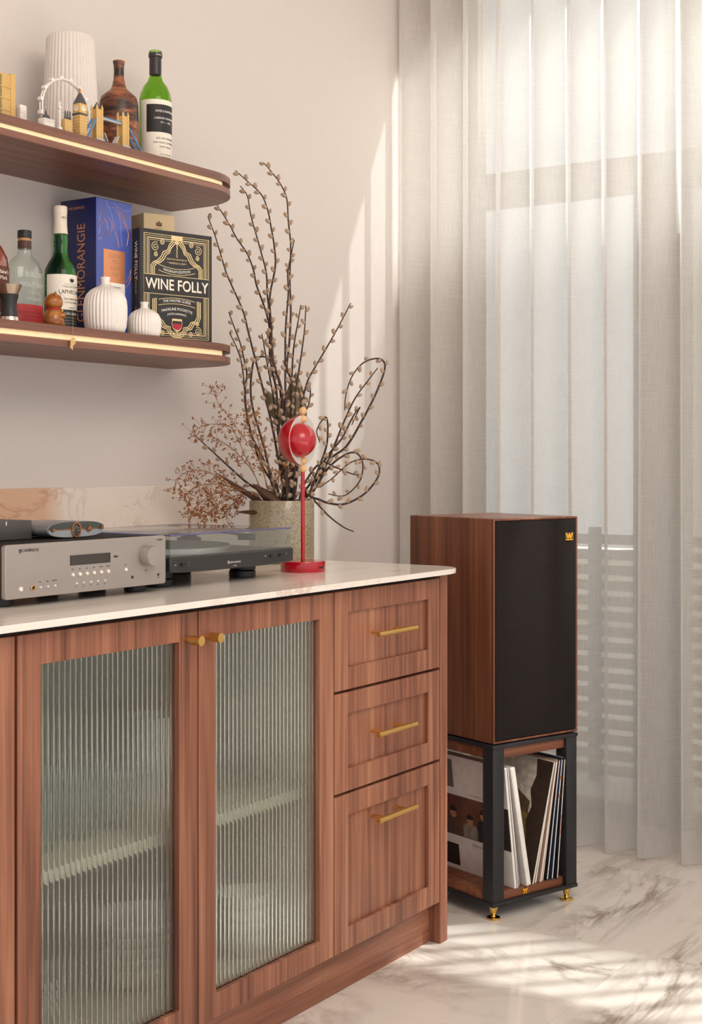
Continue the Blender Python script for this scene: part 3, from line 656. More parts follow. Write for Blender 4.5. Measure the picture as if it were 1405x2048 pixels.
# wooden cat with fishing rod
p = on(107, 2.140, S2)
M_catw = walnut('polished_wood', 'x', '#6e3a16', '#96551f', '#bd7f3d', rough=.18, stave=.5, s=2.5)
ca = thing('wooden_cat_figurine', 'polished wooden cat figurine with red collar holding a fishing rod', 'figurine', p, -.5)
B().lathe([(.0001, 0), (.019, 0), (.0215, .003), (.0225, .012), (.021, .022), (.0165, .031), (.0145, .036), (.0001, .037)], 36).ball((.0135, -.012, .022), .0085, (1, 1, .85)).ball((.013, .012, .022), .008, (1, 1, .85)).ball((.012, -.009, .004), .008, (1.2, 1, .6)).ball((.012, .009, .004), .008, (1.2, 1, .6)).obj('body', M_catw, ca)
hd = B().ball((0, 0, .050), .0195, (1, 1.04, .95), 32, 20).obj('head', M_catw, ca)
for s_ in (-1, 1): B().at(Matrix.Translation((0, s_*.0125, .0625)) @ Matrix.Rotation(-s_*.5, 4, 'X')).lathe([(.007, 0), (.0055, .005), (.0001, .0105)], 16, sx=.6).obj('ear', M_catw, hd)
B().tube([(.0148*math.cos(a), .0148*math.sin(a), .0355+.0012*math.cos(a)) for a in [2*PI*i/28 for i in range(28)]], .0017, 8, closed=True).obj('collar', mat('red_cord', '#b51f22', .6), ca)
B().ball((.0172, -.004, .0325), .0028, u=12, v=8).obj('bell', M_gold, ca)
rod = [(.016, .012, .028), (.019, .017, .045), (.0205, .021, .060), (.021, .0225, .073)]
B().tube(rod, [.0010, .0009, .0008, .0006], 6).obj('fishing_rod', mat('twig', '#9a6a36', .7), ca)
Ml = Matrix.Translation(Vector(p)) @ Matrix.Rotation(-.5, 4, 'Z')
tipw = Ml @ Vector(rod[-1]); 
ft = P(146, 684, Y=2.104); li = Ml.inverted()
B().tube([li @ tipw, li @ Vector((ft.x, 2.104, 1.475)), li @ Vector((ft.x, 2.104, ft.z+.008))], .00025, 4).obj('line', mat('fishing_line', '#b9a88c', .6), ca)
Mf = li @ frame((ft.x, 2.104, ft.z), Vector((1, -.1, 0)), (0, 0, 1))
fish = [(-.0075, -.0125), (-.0005, -.0165), (.0003, -.0075), (.0055, -.004), (.0072, .002), (.006, .007), (.002, .0095), (-.003, .0085), (-.0063, .003), (-.0065, -.002)]
B().at(Mf).prism(fish, -.0006, .0006).obj('fish_tag', mat('pale_wood', '#c9a468', .6), ca); B().at(Mf).lathe([(.0001, .0007), (.0012, .0007), (.0012, .0009), (.0001, .0009)], 12, (.003, .004, 0)).obj('fish_eye', M_inkw, ca)
# ribbed white vases
def ribbed(name, px, Y, prof, nr, label):
    q = on(px, Y, S2); R_ = max(r for r, z in prof)
    def fl(a, z, r): return (.0020*abs(math.cos(a*nr/2))-.0013)*min(1, max(0, (r-.018)/.012)) if r > .018 else 0
    o = B().lathe(prof, nr*6, flute=fl).obj(name, M_white, None, 50); o.location = q; return tag(o, label, 'vase')
ribbed('ribbed_vase', 211, 2.163, [(.0001, 0), (.038, 0), (.0415, .003), (.0455, .015), (.0475, .035), (.0475, .060), (.0455, .074), (.041, .085), (.033, .094), (.0215, .101), (.0130, .105), (.0098, .109), (.0092, .117), (.0112, .1225), (.0108, .1235), (.0085, .121), (.0075, .11), (.0001, .10)], 34, 'larger ribbed white ceramic bottle vase in front of the blue box')
ribbed('ribbed_vase', 289, 2.150, [(.0001, 0), (.031, 0), (.034, .003), (.0368, .014), (.0375, .030), (.036, .043), (.031, .052), (.022, .059), (.0115, .0635), (.0085, .067), (.0082, .073), (.0100, .0775), (.0096, .0785), (.0075, .076), (.0065, .067), (.0001, .06)], 30, 'small squat ribbed white vase in front of the black book')
# blue gift box
c0 = P(191.8, 393, Y=2.25); c1 = P(263.4, 408, Y=2.25); bw, bd, bh = c1.x-c0.x, .112, c0.z-S2
bx = thing('whisky_gift_box', 'tall dark blue whisky gift box with copper line drawing', 'box', (c0.x, 2.25, S2))
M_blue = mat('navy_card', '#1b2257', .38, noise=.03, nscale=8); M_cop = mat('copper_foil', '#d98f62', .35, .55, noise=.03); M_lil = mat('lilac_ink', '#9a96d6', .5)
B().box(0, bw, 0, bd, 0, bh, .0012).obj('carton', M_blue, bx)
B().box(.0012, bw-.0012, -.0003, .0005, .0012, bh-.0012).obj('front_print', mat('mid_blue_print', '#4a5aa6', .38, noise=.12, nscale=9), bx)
text('GLENMORANGIE', .036, M_cop, bx, frame((-.0002, .045, .150), (0, 0, 1), (0, 1, 0)), sx=.82); text('THE INFINITA', .0085, M_cop, bx, frame((-.0002, .062, bh-.021), (0, -1, 0), (0, 0, 1)))
B().box(bw*.205, bw*.80, -.0008, 0, .130, .205).obj('copper_panel', M_cop, bx); B().box(bw*.205, bw*.80, -.0008, 0, .070, .130).obj('white_panel', M_inkw, bx)
for s_, z in (('GLEN', .192), ('MO', .178), ('RAN', .164), ('GIE', .150)): text(s_, .0150, mat('pale_copper', '#b98a6c', .4, .5), bx, FRONT(bw*.5+(.004 if s_ != 'GLEN' else 0), -.0010, z))
text('HIGHLAND SINGLE MALT', .0042, M_ink, bx, FRONT(bw*.5, -.0010, .120)); text('SCOTCH WHISKY', .0042, M_ink, bx, FRONT(bw*.5, -.0010, .1135)); text('18', .0235, M_cop, bx, FRONT(bw*.5, -.0010, .095))
for s_, dx in (('AGED', -.022), ('YEARS', .022)): text(s_, .0045, M_ink, bx, FRONT(bw*.5+dx, -.0010, .095))
def line(pts, m_, w=.0007, n_=10):
    """flowing printed line on the box front: pts in fractions of width/height"""
    q = [Vector((bw*x, -.0005, bh*z)) for x, z in pts]; out = []
    for i in range(len(q)-1):
        a0, a1, a2, a3 = q[max(i-1, 0)], q[i], q[i+1], q[min(i+2, len(q)-1)]
        for k_ in range(n_):
            t = k_/n_; out.append(.5*((2*a1)+(a2-a0)*t+(2*a0-5*a1+4*a2-a3)*t*t+(3*a1-a0-3*a2+a3)*t**3))
    out.append(q[-1]); return B().tube(out, w, 4).obj('foil_line', m_, bx)
HL = [[(.30, .99), (.30, .95), (.36, .935)], [(.25, .93), (.14, .90), (.10, .86), (.11, .83)], [(.20, .85), (.12, .80), (.08, .74)], [(.34, .96), (.42, .90), (.48, .84), (.50, .79)], [(.36, .87), (.44, .83), (.42, .77), (.34, .745), (.22, .75), (.14, .72), (.13, .70)],
      [(.24, .86), (.30, .82), (.33, .78), (.26, .76)], [(.45, .95), (.60, .92), (.68, .85), (.70, .76), (.72, .68)], [(.55, .96), (.75, .90), (.85, .84), (.98, .80)], [(.62, .92), (.80, .84), (.90, .78), (.86, .69)], [(.48, .98), (.62, .96), (.80, .94), (.97, .955)], [(.70, .92), (.84, .90), (.97, .91)],
      [(.52, .78), (.60, .72), (.63, .67)], [(.05, .72), (.07, .70), (.10, .715)], [(.02, .37), (.10, .40), (.19, .43)], [(.02, .34), (.10, .365), (.19, .385)], [(.02, .31), (.12, .34), (.19, .35)], [(.82, .42), (.92, .46), (.98, .52)], [(.82, .38), (.92, .42), (.98, .47)]]
for i, l_ in enumerate(HL): line(l_, M_cop if i % 3 else M_lil)
# gold box behind the book
p = P(278.4, 422.7, Y=2.30); gb = thing('gold_gift_box', 'pale gold textured whisky box behind the black book', 'box', (p.x, 2.285, S2), math.radians(-20))
gh = P(278.4, 422.7, Y=2.285).z-S2
def goldcard():
    m, nt, N, L, b = nodes('gold_textured_card'); tc = N.new('ShaderNodeTexCoord'); w = N.new('ShaderNodeTexWave'); w.bands_direction = 'DIAGONAL'; w.inputs['Scale'].default_value = 160; w.inputs['Distortion'].default_value = .5
    L.new(tc.outputs['Object'], w.inputs['Vector']); r = N.new('ShaderNodeValToRGB'); r.color_ramp.elements[0].color = lin('#dfb776')+(1,); r.color_ramp.elements[1].color = lin('#fbe8c2')+(1,)
    L.new(w.outputs['Fac'], r.inputs[0]); L.new(r.outputs[0], b.inputs['Base Color']); b.inputs['Roughness'].default_value = .4; b.inputs['Metallic'].default_value = 0; return m
B().box(0, .084, 0, .082, 0, gh, .001).obj('carton', goldcard(), gb)
cr = B().box(.036, .046, -.0006, 0, gh-.030, gh-.020).box(.033, .0355, -.0006, 0, gh-.029, gh-.021).box(.0465, .049, -.0006, 0, gh-.029, gh-.021).box(.0395, .0425, -.0006, 0, gh-.020, gh-.0165); cr.obj('crest', mat('bronze_ink', '#7a5a36', .5), gb)
text('BLENDED MALT', .003, mat('bronze_ink', '#7a5a36'), gb, FRONT(.041, -.0003, gh-.035)); text('SCOTCH', .003, MATS['bronze_ink'], gb, FRONT(.041, -.0003, gh-.039))
# hardback book, turned towards the room
BA = math.radians(-15); bwid, bhei, bthk = .203, .262, .033
q = P(281, 466, Y=2.215)
bk = thing('hardback_book', 'black hardback wine book with ornate gold cover', 'book', (q.x, 2.215, S2), BA)
M_bkc = mat('charcoal_cloth', '#2b2827', .6); M_foil = mat('cream_foil', '#e8cf9a', .5, .15, noise=.02)
B().box(0, bwid, 0, .003, 0, bhei, .0006).box(0, bwid, bthk-.003, bthk, 0, bhei, .0006).box(-.002, .0015, .001, bthk-.001, 0, bhei, .0012).obj('cover', M_bkc, bk)
B().box(.0016, bwid-.004, .003, bthk-.003, .003, bhei-.003).obj('pages', mat('page_block', '#e6dac6', .8, nscale=400), bk)
M_sp = frame((-.0021, bthk/2, 0), (0, 0, -1), (0, -1, 0))
def spt(s_, z, h, m_, sx=1): text(s_, h, m_, bk, M_sp @ Matrix.Translation((-z, 0, 0)), sx=sx)
spt('WINE FOLLY', bhei-.075, .0165, M_inkw, .95); spt('THE MASTER GUIDE', bhei-.135, .004, M_foil); spt('MADELINE PUCKETTE', .055, .005, M_foil); spt('JUSTIN HAMMACK', .028, .004, M_foil)
c = B()
def strip(out, inn): c.ring(out, inn, -.0004, .0)
IN = .010
for d_, w_ in ((IN, .0012), (IN+.0045, .0010), (IN+.009, .0022), (IN+.014, .0009)):
    x0, x1, z0, z1 = d_, bwid-d_, d_, bhei-d_; strip(rect(x0, x1, z0, z1), rect(x0+w_, x1-w_, z0+w_, z1-w_))
for i in range(44):
    z = IN+.002+i*(bhei-2*IN-.004)/43
    for xx in (IN-.0018, bwid-IN-.0002): c.box(xx, xx+.002, -.0004, 0, z, z+.0016)
c.obj('border_print', M_foil, bk)
def band(pts, w):
    """flat cream line along a 2-D path on the cover"""
    b = B(); n_ = len(pts); L_ = []; R_ = []
    for i in range(n_):
        d_ = Vector(pts[min(i+1, n_-1)])-Vector(pts[max(i-1, 0)]); d_ = Vector((-d_.y, d_.x)).normalized()*w/2
        L_.append((pts[i][0]+d_.x, pts[i][1]+d_.y)); R_.append((pts[i][0]-d_.x, pts[i][1]-d_.y))
    for i in range(n_-1):
        b.prism([L_[i], L_[i+1], R_[i+1], R_[i]], -.0005, -.0001, 'xz')
    return b
ccx = bwid/2
def mirror(pts): return [(2*ccx-x, z) for x, z in pts]
arch = [(.029, .155), (.029, .178), (.036, .186), (.046, .190), (.056, .199), (.063, .212), (.075, .217), (.080, .230), (.090, .241), (ccx, .245)]
low = [(.034, .100), (.034, .062), (.040, .050), (.052, .046), (.060, .034), (.074, .030), (.078, .022), (.088, .014), (ccx, .012)]
for pth in (arch, low):
    for off in (0, .0045, .009):
        pp = [(x+(off if i < 6 else off*.6), z-(off if pth is arch else -off)*(.2+.8*i/9)) for i, (x, z) in enumerate(pth)]
        band(pp, .0022).obj('arch_print', M_foil, bk); band(mirror(pp), .0022).obj('arch_print', M_foil, bk)
def spiral(cx, cz, r, s_, f=1):
    return [(cx+f*(r*(1-i/42))*math.cos(s_+i*.33), cz+(r*(1-i/42))*math.sin(s_+i*.33)) for i in range(38)]
for f in (1, -1):
    for (cx, cz, r) in ((.041, .222, .0115), (.061, .234, .007), (.043, .204, .006), (.041, .030, .0105), (.062, .021, .006), (.043, .047, .005)):
        band(spiral(cx if f == 1 else 2*ccx-cx, cz, r, 1.0, f), .0014).obj('scroll_print', M_foil, bk)
B().box(.010, bwid-.010, -.0012, -.0005, .111, .156).obj('title_band', M_bkc, bk)
for z in (.111, .1555): B().box(.010, bwid-.010, -.0015, -.0011, z, z+.0012).obj('title_rule', M_foil, bk)
text('WINE FOLLY', .036, M_inkw, bk, FRONT(ccx, -.0016, .134), sx=.86, ext=.0003); text('WINE FOLLY', .036, M_foil, bk, FRONT(ccx+.0012, -.0013, .1328), sx=.86)
for s_, z, h, a_ in (('FROM THE CREATORS OF', .196, .0050, 0), ('* WINEFOLLY.COM *', .187, .0058, 0), ('MAGNUM EDITION', .1665, .0088, -3.0), ('THE MASTER GUIDE', .0985, .0088, 2.2), ('MADELINE PUCKETTE', .079, .0090, 3.5), ('JUSTIN HAMMACK', .0675, .0065, 3.5)):
    text(s_, h, M_foil if h < .006 else M_inkw, bk, FRONT(ccx, -.0006, z), arc=a_)
for z, a_ in ((.1735, -3), (.1600, -3), (.1050, 2.2), (.0915, 2.2)): band([(ccx-.052+.0104*i, z-a_*(-.052+.0104*i)**2) for i in range(11)], .0012).obj('ribbon_print', M_foil, bk)
gl = B().at(Matrix.Translation((ccx, -.0006, 0)))
gl.prism([(-.0135, .056), (-.0150, .044), (-.0125, .034), (-.006, .0275), (-.0013, .0255), (-.0010, .008), (-.008, .0055), (.008, .0055), (.0010, .008), (.0013, .0255), (.006, .0275), (.0125, .034), (.0150, .044), (.0135, .056)], -.0004, 0, 'xz'); gl.obj('glass_print', M_foil, bk)
B().prism([(ccx-.0128, .051), (ccx-.0138, .044), (ccx-.0115, .035), (ccx, .030), (ccx+.0115, .035), (ccx+.0138, .044), (ccx+.0128, .051)], -.0014, -.0010, 'xz').obj('glass_inner_print', M_bkc, bk)
B().prism([(ccx-.0137, .044), (ccx-.0110, .0345), (ccx-.004, .030), (ccx+.004, .030), (ccx+.0110, .0345), (ccx+.0137, .043), (ccx, .045)], -.0018, -.0014, 'xz').obj('wine_print', mat('wine_red_ink', '#b01f2c', .5), bk)
hs = B().box(ccx-.016, ccx+.016, -.0010, -.0004, .243, .2525, .0002).box(ccx-.0012, ccx+.0012, -.0010, -.0004, .222, .244); hs.obj('corkscrew_print', M_foil, bk)
band([(ccx+.0022*math.sin(i*1.2), .222-i*.0011) for i in range(20)], .0011).obj('corkscrew_print', M_foil, bk)
# ================================================================ ON THE WORKTOP
def inset(poly, d):
    c = Vector((sum(p[0] for p in poly)/len(poly), sum(p[1] for p in poly)/len(poly)))
    return [((Vector(p)-c)*(1-d/max(1e-6, (Vector(p)-c).length))+c)[:] for p in poly]
# stereo amplifier
AY = 1.83; ax0, ax1 = P(10.5, 1150, Y=AY).x, P(331.8, 1110, Y=AY).x; az0, az1 = .9112, 1.0055
am_ = thing('stereo_amplifier', 'silver grey stereo amplifier with round volume knob on the worktop', 'amplifier', (ax0, AY, TOP)); aw = ax1-ax0; z0, z1 = az0-TOP, az1-TOP
M_alu = mat('bead_blasted_aluminium', '#a9a19c', .42, .55, noise=.02, nscale=900); M_case = mat('amp_case', '#3a3431', .5, .4); M_btn = mat('white_button', '#f0e6dc', .3)
fp = B().prism(rrect(0, aw, z0, z1, .006), 0, .010, 'xz').obj('front_panel', M_alu, am_)
bv = fp.modifiers.new('bevel', 'BEVEL'); bv.width = .0012; bv.segments = 2; bv.limit_method = 'ANGLE'
B().box(.006, aw-.006, .010, .335, z0+.003, z1-.002, .001).obj('case', M_case, am_)
# perforated top: rows of raised louvre ridges
rid = B()
for i in range(58): rid.box(.02+i*.0065, .0228+i*.0065, .02, .30, z1-.0022, z1-.0008)
rid.obj('vent_ridges', M_case, am_)
for x in (.035, aw-.035):
    for y in (.05, .29): B().lathe([(.0001, 0), (.019, 0), (.021, .002), (.021, z0+.004), (.0001, z0+.004)], 28, (x, y, 0)).obj('foot', M_black, am_)
def ap(px, py): q = P(px, py, Y=AY); return q.x-ax0, q.z-TOP
def panel_text(s_, px, py, h, m_=None, sx=.9): x, z = ap(px, py); return text(s_, h, m_ or M_ink, am_, FRONT(x, -.0003, z), sx=sx)
panel_text('CAMBRIDGE', 61, 1100.5, .0078)
lx, lz = ap(40.3, 1102.5); lg = B().at(FRONT(lx, -.0003, lz)); lg.ring([(.0032*math.cos(a), .0036*math.sin(a)) for a in [2*PI*i/20 for i in range(20)]], [(.0014*math.cos(a), -.0009+.0017*math.sin(a)) for a in [2*PI*i/20 for i in range(20)]], 0, .0003, 'xy'); lg.obj('logo_mark', M_ink, am_)
panel_text('AXR100', 319, 1079.5, .0048, M_ink)
xa, za = ap(141, 1112); xb, zb = ap(219.5, 1123.5); zt_ = ap(219.5, 1106)[1]; zb = ap(219.5, 1123.5)[1]
ds = B().box(xa, xb, -.0006, .001, zb, zt_).obj('display', mat('smoked_display', '#3d3836', .12), am_)
B().ring(rect(xa-.0008, xb+.0008, zb-.0008, zt_+.0008), rect(xa, xb, zb, zt_), -.0012, .0005).obj('display_rim', M_ink, am_)
x, z = ap(231, 1113); B().at(FRONT(x, -.0003, z)).box(-.0035, .0015, -.0022, .0022, 0, .0004).box(.002, .007, -.0012, .0012, 0, .0004).obj('badge', M_ink, am_)
def button(px, py, r, d=.003, m_=None, name='button'):
    x, z = ap(px, py); return B().lathe([(.0001, 0), (r, 0), (r, d*.7), (r*.8, d), (.0001, d)], 24).at(Matrix()).obj(name, m_ or M_btn, am_) if False else B().at(FRONT(x, 0, z)).lathe([(.0001, -.001), (r, -.001), (r, d*.7), (r*.8, d), (.0001, d)], 24).obj(name, m_ or M_btn, am_)
for i in range(6): px, py = 145.3+14.2*i, 1149.6-1.42*i; button(px, py, .0033); panel_text(('PHONO', 'D1 (1)', 'A1 (2)', 'A2 (3)', 'BT PHONO', 'SPEAKER A/B')[i], px, py-10.5, .0020)
for i in range(5): px, py = 152.7+14.2*i, 1166.7-1.5*i; button(px, py, .0016); panel_text('%d / %d' % (i+1, i+6), px, py+6.5, .0022)
for px, py, r in ((41, 1178.5, .0042), (80.5, 1174.3, .0018), (95, 1172.8, .0018), (109.5, 1171.2, .0018), (251.4, 1139, .0033)): button(px, py, r)
for s_, px, py in (('BASS', 80, 1164), ('TREBLE', 95, 1162.5), ('MODE / STORE', 109, 1160.5), ('MODE', 251, 1129.5), ('VOLUME', 292, 1141), ('AUX IN', 317, 1155)): panel_text(s_, px, py, .0020)
x, z = ap(65.3, 1175.5); B().at(FRONT(x, 0, z)).lathe([(.0035, -.001), (.0048, .0015), (.0035, .0022), (.0028, .0005), (.0028, -.003)], 24, cap=False).obj('headphone_socket', M_gold, am_); B().at(FRONT(x, -.0002, z)).lathe([(.0001, 0), (.0034, 0), (.0034, .0004), (.0001, .0004)], 20).obj('socket_hole', M_black, am_)
button(264.6, 1154.2, .0030, .0012, M_ink, 'infrared_sensor'); button(316.6, 1149, .0028, .0010, M_ink, 'aux_socket')
x, z = ap(292, 1111); kn = B().at(FRONT(x, 0, z)).lathe([(.0001, 0), (.0190, 0), (.0195, .001), (.0195, .020), (.0185, .0225), (.0001, .0225)], 56).obj('volume_knob', M_alu, am_)
# small dark box on the amplifier
q = P(63.9, 1076.5, Z=1.0065)
tag(B().box(-.17, 0, 0, .11, 0, .0350, .0015).obj('streamer_box', mat('dark_grey_shell', '#4a4645', .45)), 'flat dark grey box lying on the amplifier', 'audio box').location = (q.x, q.y, 1.0055)
so = bpy.data.objects['streamer_box']; B().box(P(12.5, 1045, Y=q.y).x-q.x-.0006, P(12.5, 1045, Y=q.y).x-q.x+.0006, -.0004, .001, .027, .034).obj('status_light', mat('white_led', '#ffffff', .4, emit='#ffffff', es=.5), so)
# headphone amplifier with a lens-shaped face
ex0, ex1 = P(95, 1054, Y=1.915).x, P(208.5, 1046, Y=1.915).x; ew = ex1-ex0; eh = .0305
da = thing('headphone_amplifier', 'small grey headphone amplifier with a lens-shaped front on the amplifier', 'headphone amplifier', (ex0, 1.915, 1.0055))
out = []
for i in range(40):
    a = 2*PI*i/40; cx_, sx_ = math.cos(a), math.sin(a)
    out.append((ew/2+ew/2*math.copysign(abs(cx_)**.8, cx_), eh/2+.0005+eh/2*math.copysign(abs(sx_)**.75, sx_)))
M_da = mat('silver_shell', '#9a979a', .35, .5); M_da2 = mat('dark_green_grey', '#4c534e', .35, .3); M_rg = mat('rose_gold', '#b98262', .25, .9)
B().prism(out, .001, .098, 'xz').obj('shell', M_da, da); inn = inset(out, .0012)
B().prism(inn, -.0006, .001, 'xz').obj('lower_face', mat('pale_blue_grey', '#a7aab0', .35, .3), da)
upp = [p_ for p_ in inn if p_[1] > eh*.52+.0]; upp = sorted(upp, key=lambda p_: p_[0]); upper = [(upp[0][0], eh*.52)]+upp+[(upp[-1][0], eh*.52)]
B().prism(upper, -.0011, -.0006, 'xz').obj('upper_face', M_da2, da)
B().box(.010, ew-.010, -.0014, -.0010, eh*.52-.0010, eh*.52+.0008).obj('bronze_line', M_rg, da)
B().at(FRONT(ew*.485, -.0010, eh*.5)).ring([(.0125*math.cos(a), .0150*math.sin(a)) for a in [2*PI*i/36 for i in range(36)]], [(.0095*math.cos(a), .0118*math.sin(a)) for a in [2*PI*i/36 for i in range(36)]], 0, .0022, 'xy').obj('display_ring', M_rg, da)
B().at(FRONT(ew*.485, -.0010, eh*.5)).lathe([(.0001, 0), (.0096, 0), (.0096, .0010), (.0001, .0010)], 36, sy=1.22).obj('display', mat('dark_display', '#33362f', .15), da)
for dx, dz in ((-.005, .003), (.005, .003), (0, .006), (-.006, -.0015), (.006, -.0015)): B().at(FRONT(ew*.485+dx, -.0021, eh*.5+dz)).box(-.0015, .0015, -.0004, .0004, 0, .0003).obj('display_mark', M_inkw, da)
for fx, fz, r in ((.066, .53, .0030), (.70, .52, .0052), (.925, .56, .0032)): B().at(FRONT(ew*fx, -.0010, eh*fz)).lathe([(.0001, 0), (r, 0), (r*.9, .006), (.0001, .0065)], 24).obj('knob', M_rg, da)
for i in range(5): a = PI*(1.1+.2*i); B().at(FRONT(ew*.70+.0095*math.cos(a), -.0006, eh*.45+.0085*math.sin(a))).box(-.0014, .0014, -.0003, .0003, 0, .0002).obj('dial_mark', M_inkw, da)
# turntable
ty = 1.83; tx1 = P(587.5, 1095, Y=ty).x; tx0 = ax1+.013; tw_ = tx1-tx0
tt = thing('turntable', 'black turntable with a closed clear dust cover on the worktop', 'turntable', (tx0, ty, TOP))
M_tt = mat('black_plinth', '#2d2a2a', .42)
pl = B().prism([(0, .0345), (.012, .0335), (.10, .031), (tw_-.10, .031), (tw_-.012, .0335), (tw_, .0345), (tw_, .0640), (0, .0640)], 0, .335, 'xz').obj('plinth', M_tt, tt)
bv = pl.modifiers.new('bevel', 'BEVEL'); bv.width = .003; bv.segments = 2; bv.limit_method = 'ANGLE'
for x in (.06, tw_-.075):
    for y in (.085, .27): B().lathe([(.0001, 0), (.027, 0), (.0295, .002), (.0295, .014), (.026, .016), (.029, .018), (.029, .0325), (.0001, .0325)], 36, (x, y, 0)).obj('foot', M_black, tt)
B().lathe([(.0001, .064), (.150, .064), (.150, .074), (.148, .0755), (.0001, .0755)], 72, (.165, .170, 0)).obj('platter', mat('platter_metal', '#b8b4b0', .3, .8), tt)
B().lathe([(.0001, .0755), (.146, .0755), (.146, .078), (.0001, .078)], 72, (.165, .170, 0)).obj('slip_mat', mat('felt_mat', '#4a4644', .9), tt)
B().lathe([(.0001, .078), (.0035, .078), (.0035, .086), (.0001, .0875)], 16, (.165, .170, 0)).obj('spindle', M_steel, tt)
ta = B().lathe([(.0001, .064), (.028, .064), (.028, .080), (.018, .084), (.018, .096), (.0001, .097)], 32, (tw_-.055, .255, 0)).obj('tonearm_base', M_blackm, tt)
B().tube([(tw_-.055, .285, .098), (tw_-.055, .255, .098), (tw_-.062, .14, .097), (tw_-.085, .075, .095)], .0042, 12).cyl((tw_-.055, .283, .098), (tw_-.055, .315, .098), .012, 20).obj('tonearm', M_steel, ta)
B().at(Matrix.Translation((tw_-.091, .06, .091)) @ Matrix.Rotation(.3, 4, 'Z')).box(-.009, .009, -.018, .018, -.008, .006, .0015).obj('headshell', M_black, ta)
lid = B(); lt, L0, L1 = .0028, .0645, .112
lid.box(.004, tw_-.006, .003, .003+lt, L0, L1-.006, .0005).box(.004, .004+lt, .0058, .332, L0, L1-.006, .0005).box(tw_-.006-lt, tw_-.006, .0058, .332, L0, L1-.006, .0005).box(.004+lt, tw_-.006-lt, .329, .332, L0, L1-.006, .0005)
lid.box(.004, tw_-.006, .003, .332, L1-.006, L1-.003, .0006)
M_lid = clear('clear_acrylic', (.90, .92, .91), 1.15, .035, 1.49)
lo = lid.obj('dust_cover', M_lid, tt)
eb = B(); eb.tube([(.004, .003, L1-.0045), (tw_-.006, .003, L1-.0045), (tw_-.006, .332, L1-.0045), (.004, .332, L1-.0045)], .0012, 6, closed=True); eb.obj('cover_edge', mat('violet_edge_tint', '#4b4a86', .2), lo)
for x in (.10, .24): B().box(x, x+.018, .325, .337, L0-.002, L0+.018, .001).obj('hinge', M_black, tt)
def tp(px, py): q = P(px, py, Y=ty); return q.x-tx0, q.z-TOP
for px, py in ((366, 1129), (543, 1111), (562, 1109)):
    x, z = tp(px, py); B().box(x-.007, x+.007, -.0045, .001, z-.0024, z+.0024, .0006).obj('lever', M_black, tt)
for s_, px, py, h in (('SPEED', 351, 1130.5, .0024), ('33', 378, 1125.5, .0022), ('45', 378, 1131, .0022), ('START', 531, 1112, .0024), ('STOP', 573, 1107, .0022), ('audio-technica', 470, 1123.5, .0070), ('AT-LP60X', 470, 1131, .0030)):
    x, z = tp(px, py); text(s_, h, mat('print_grey', '#cfc8c2', .5), tt, FRONT(x, -.0003, z), sx=.95)
x, z = tp(457, 1124.5); B().at(FRONT(x, -.0003, z)).ring([(.0036*math.cos(a), .0036*math.sin(a)) for a in [2*PI*i/24 for i in range(24)]], [(.0029*math.cos(a), .0029*math.sin(a)) for a in [2*PI*i/24 for i in range(24)]], 0, .0003, 'xy').box(-.0005, .0005, -.0025, .0025, 0, .0003).obj('logo_mark', MATS['print_grey'], tt)
# red globe lamp
lq = P(606, 1135, D=3.245); LX, LY = lq.x, lq.y
lp = thing('globe_table_lamp', 'red table lamp with split globe, wooden beads and disc base', 'lamp', (LX, LY, TOP))
M_red = mat('red_lacquer', '#b00a1c', .22, coat=.4, noise=.02); M_bead = mat('beech_bead', '#dcae7c', .5, noise=.05, nscale=120)
B().lathe([(.0001, 0), (.0515, 0), (.052, .001), (.052, .0225), (.0512, .0245), (.0001, .0245)], 72).obj('base', M_red, lp)
def lz(py): return P(606, py, D=3.245).z-TOP
B().lathe([(.0001, .0245), (.0048, .0245), (.0048, lz(943)), (.0001, lz(943))], 20).obj('pole', M_red, lp)
for py in (822, 838.5, 921, 937): B().ball((0, 0, lz(py)), .0095).obj('bead', M_bead, lp)
B().cyl((0, 0, lz(943)), (0, 0, lz(815)), .002, 12).obj('rod', M_steel, lp)
gz = lz(880.5); view = Vector((-LX, -LY, 0)).normalized(); side = Vector((sT, -cT, 0))
nrm = (view*.52+side*.854).normalized()
Mg = frame((0, 0, gz), Vector((0, 0, 1)).cross(nrm), (0, 0, 1))
dm = B().at(Mg); Rg = .0580
dm.lathe([(Rg*math.cos(a), -Rg*math.sin(a)) for a in [PI/2*i/18 for i in range(18)]]+[(.0001, -Rg)], 64, cap=False); dm.obj('outer_shade', M_red, lp, 60)
B().at(Mg).lathe([(.0001, -.0008), (Rg-.0004, -.0008), (Rg, .0), (Rg-.0004, .0008), (.0001, .0008)], 64).obj('disc', mat('satin_silver', '#d8d2cb', .35, .4), lp)
B().at(Mg @ Matrix.Translation((-.0172, 0, 0))).lathe([(.0400, .0008)]+[(.0400*math.cos(a), .0008+.0400*math.sin(a)) for a in [PI/2*i/16 for i in range(1, 16)]]+[(.0001, .0408)], 56, cap=False).obj('inner_shade', M_red, lp, 60)
sw = Vector((-.6, -.8, 0)); B().box(-.006, .006, -.0535, -.0505, .009, .0125).obj('cable_slot', M_black, lp)
lp.rotation_euler = (0, 0, 0)
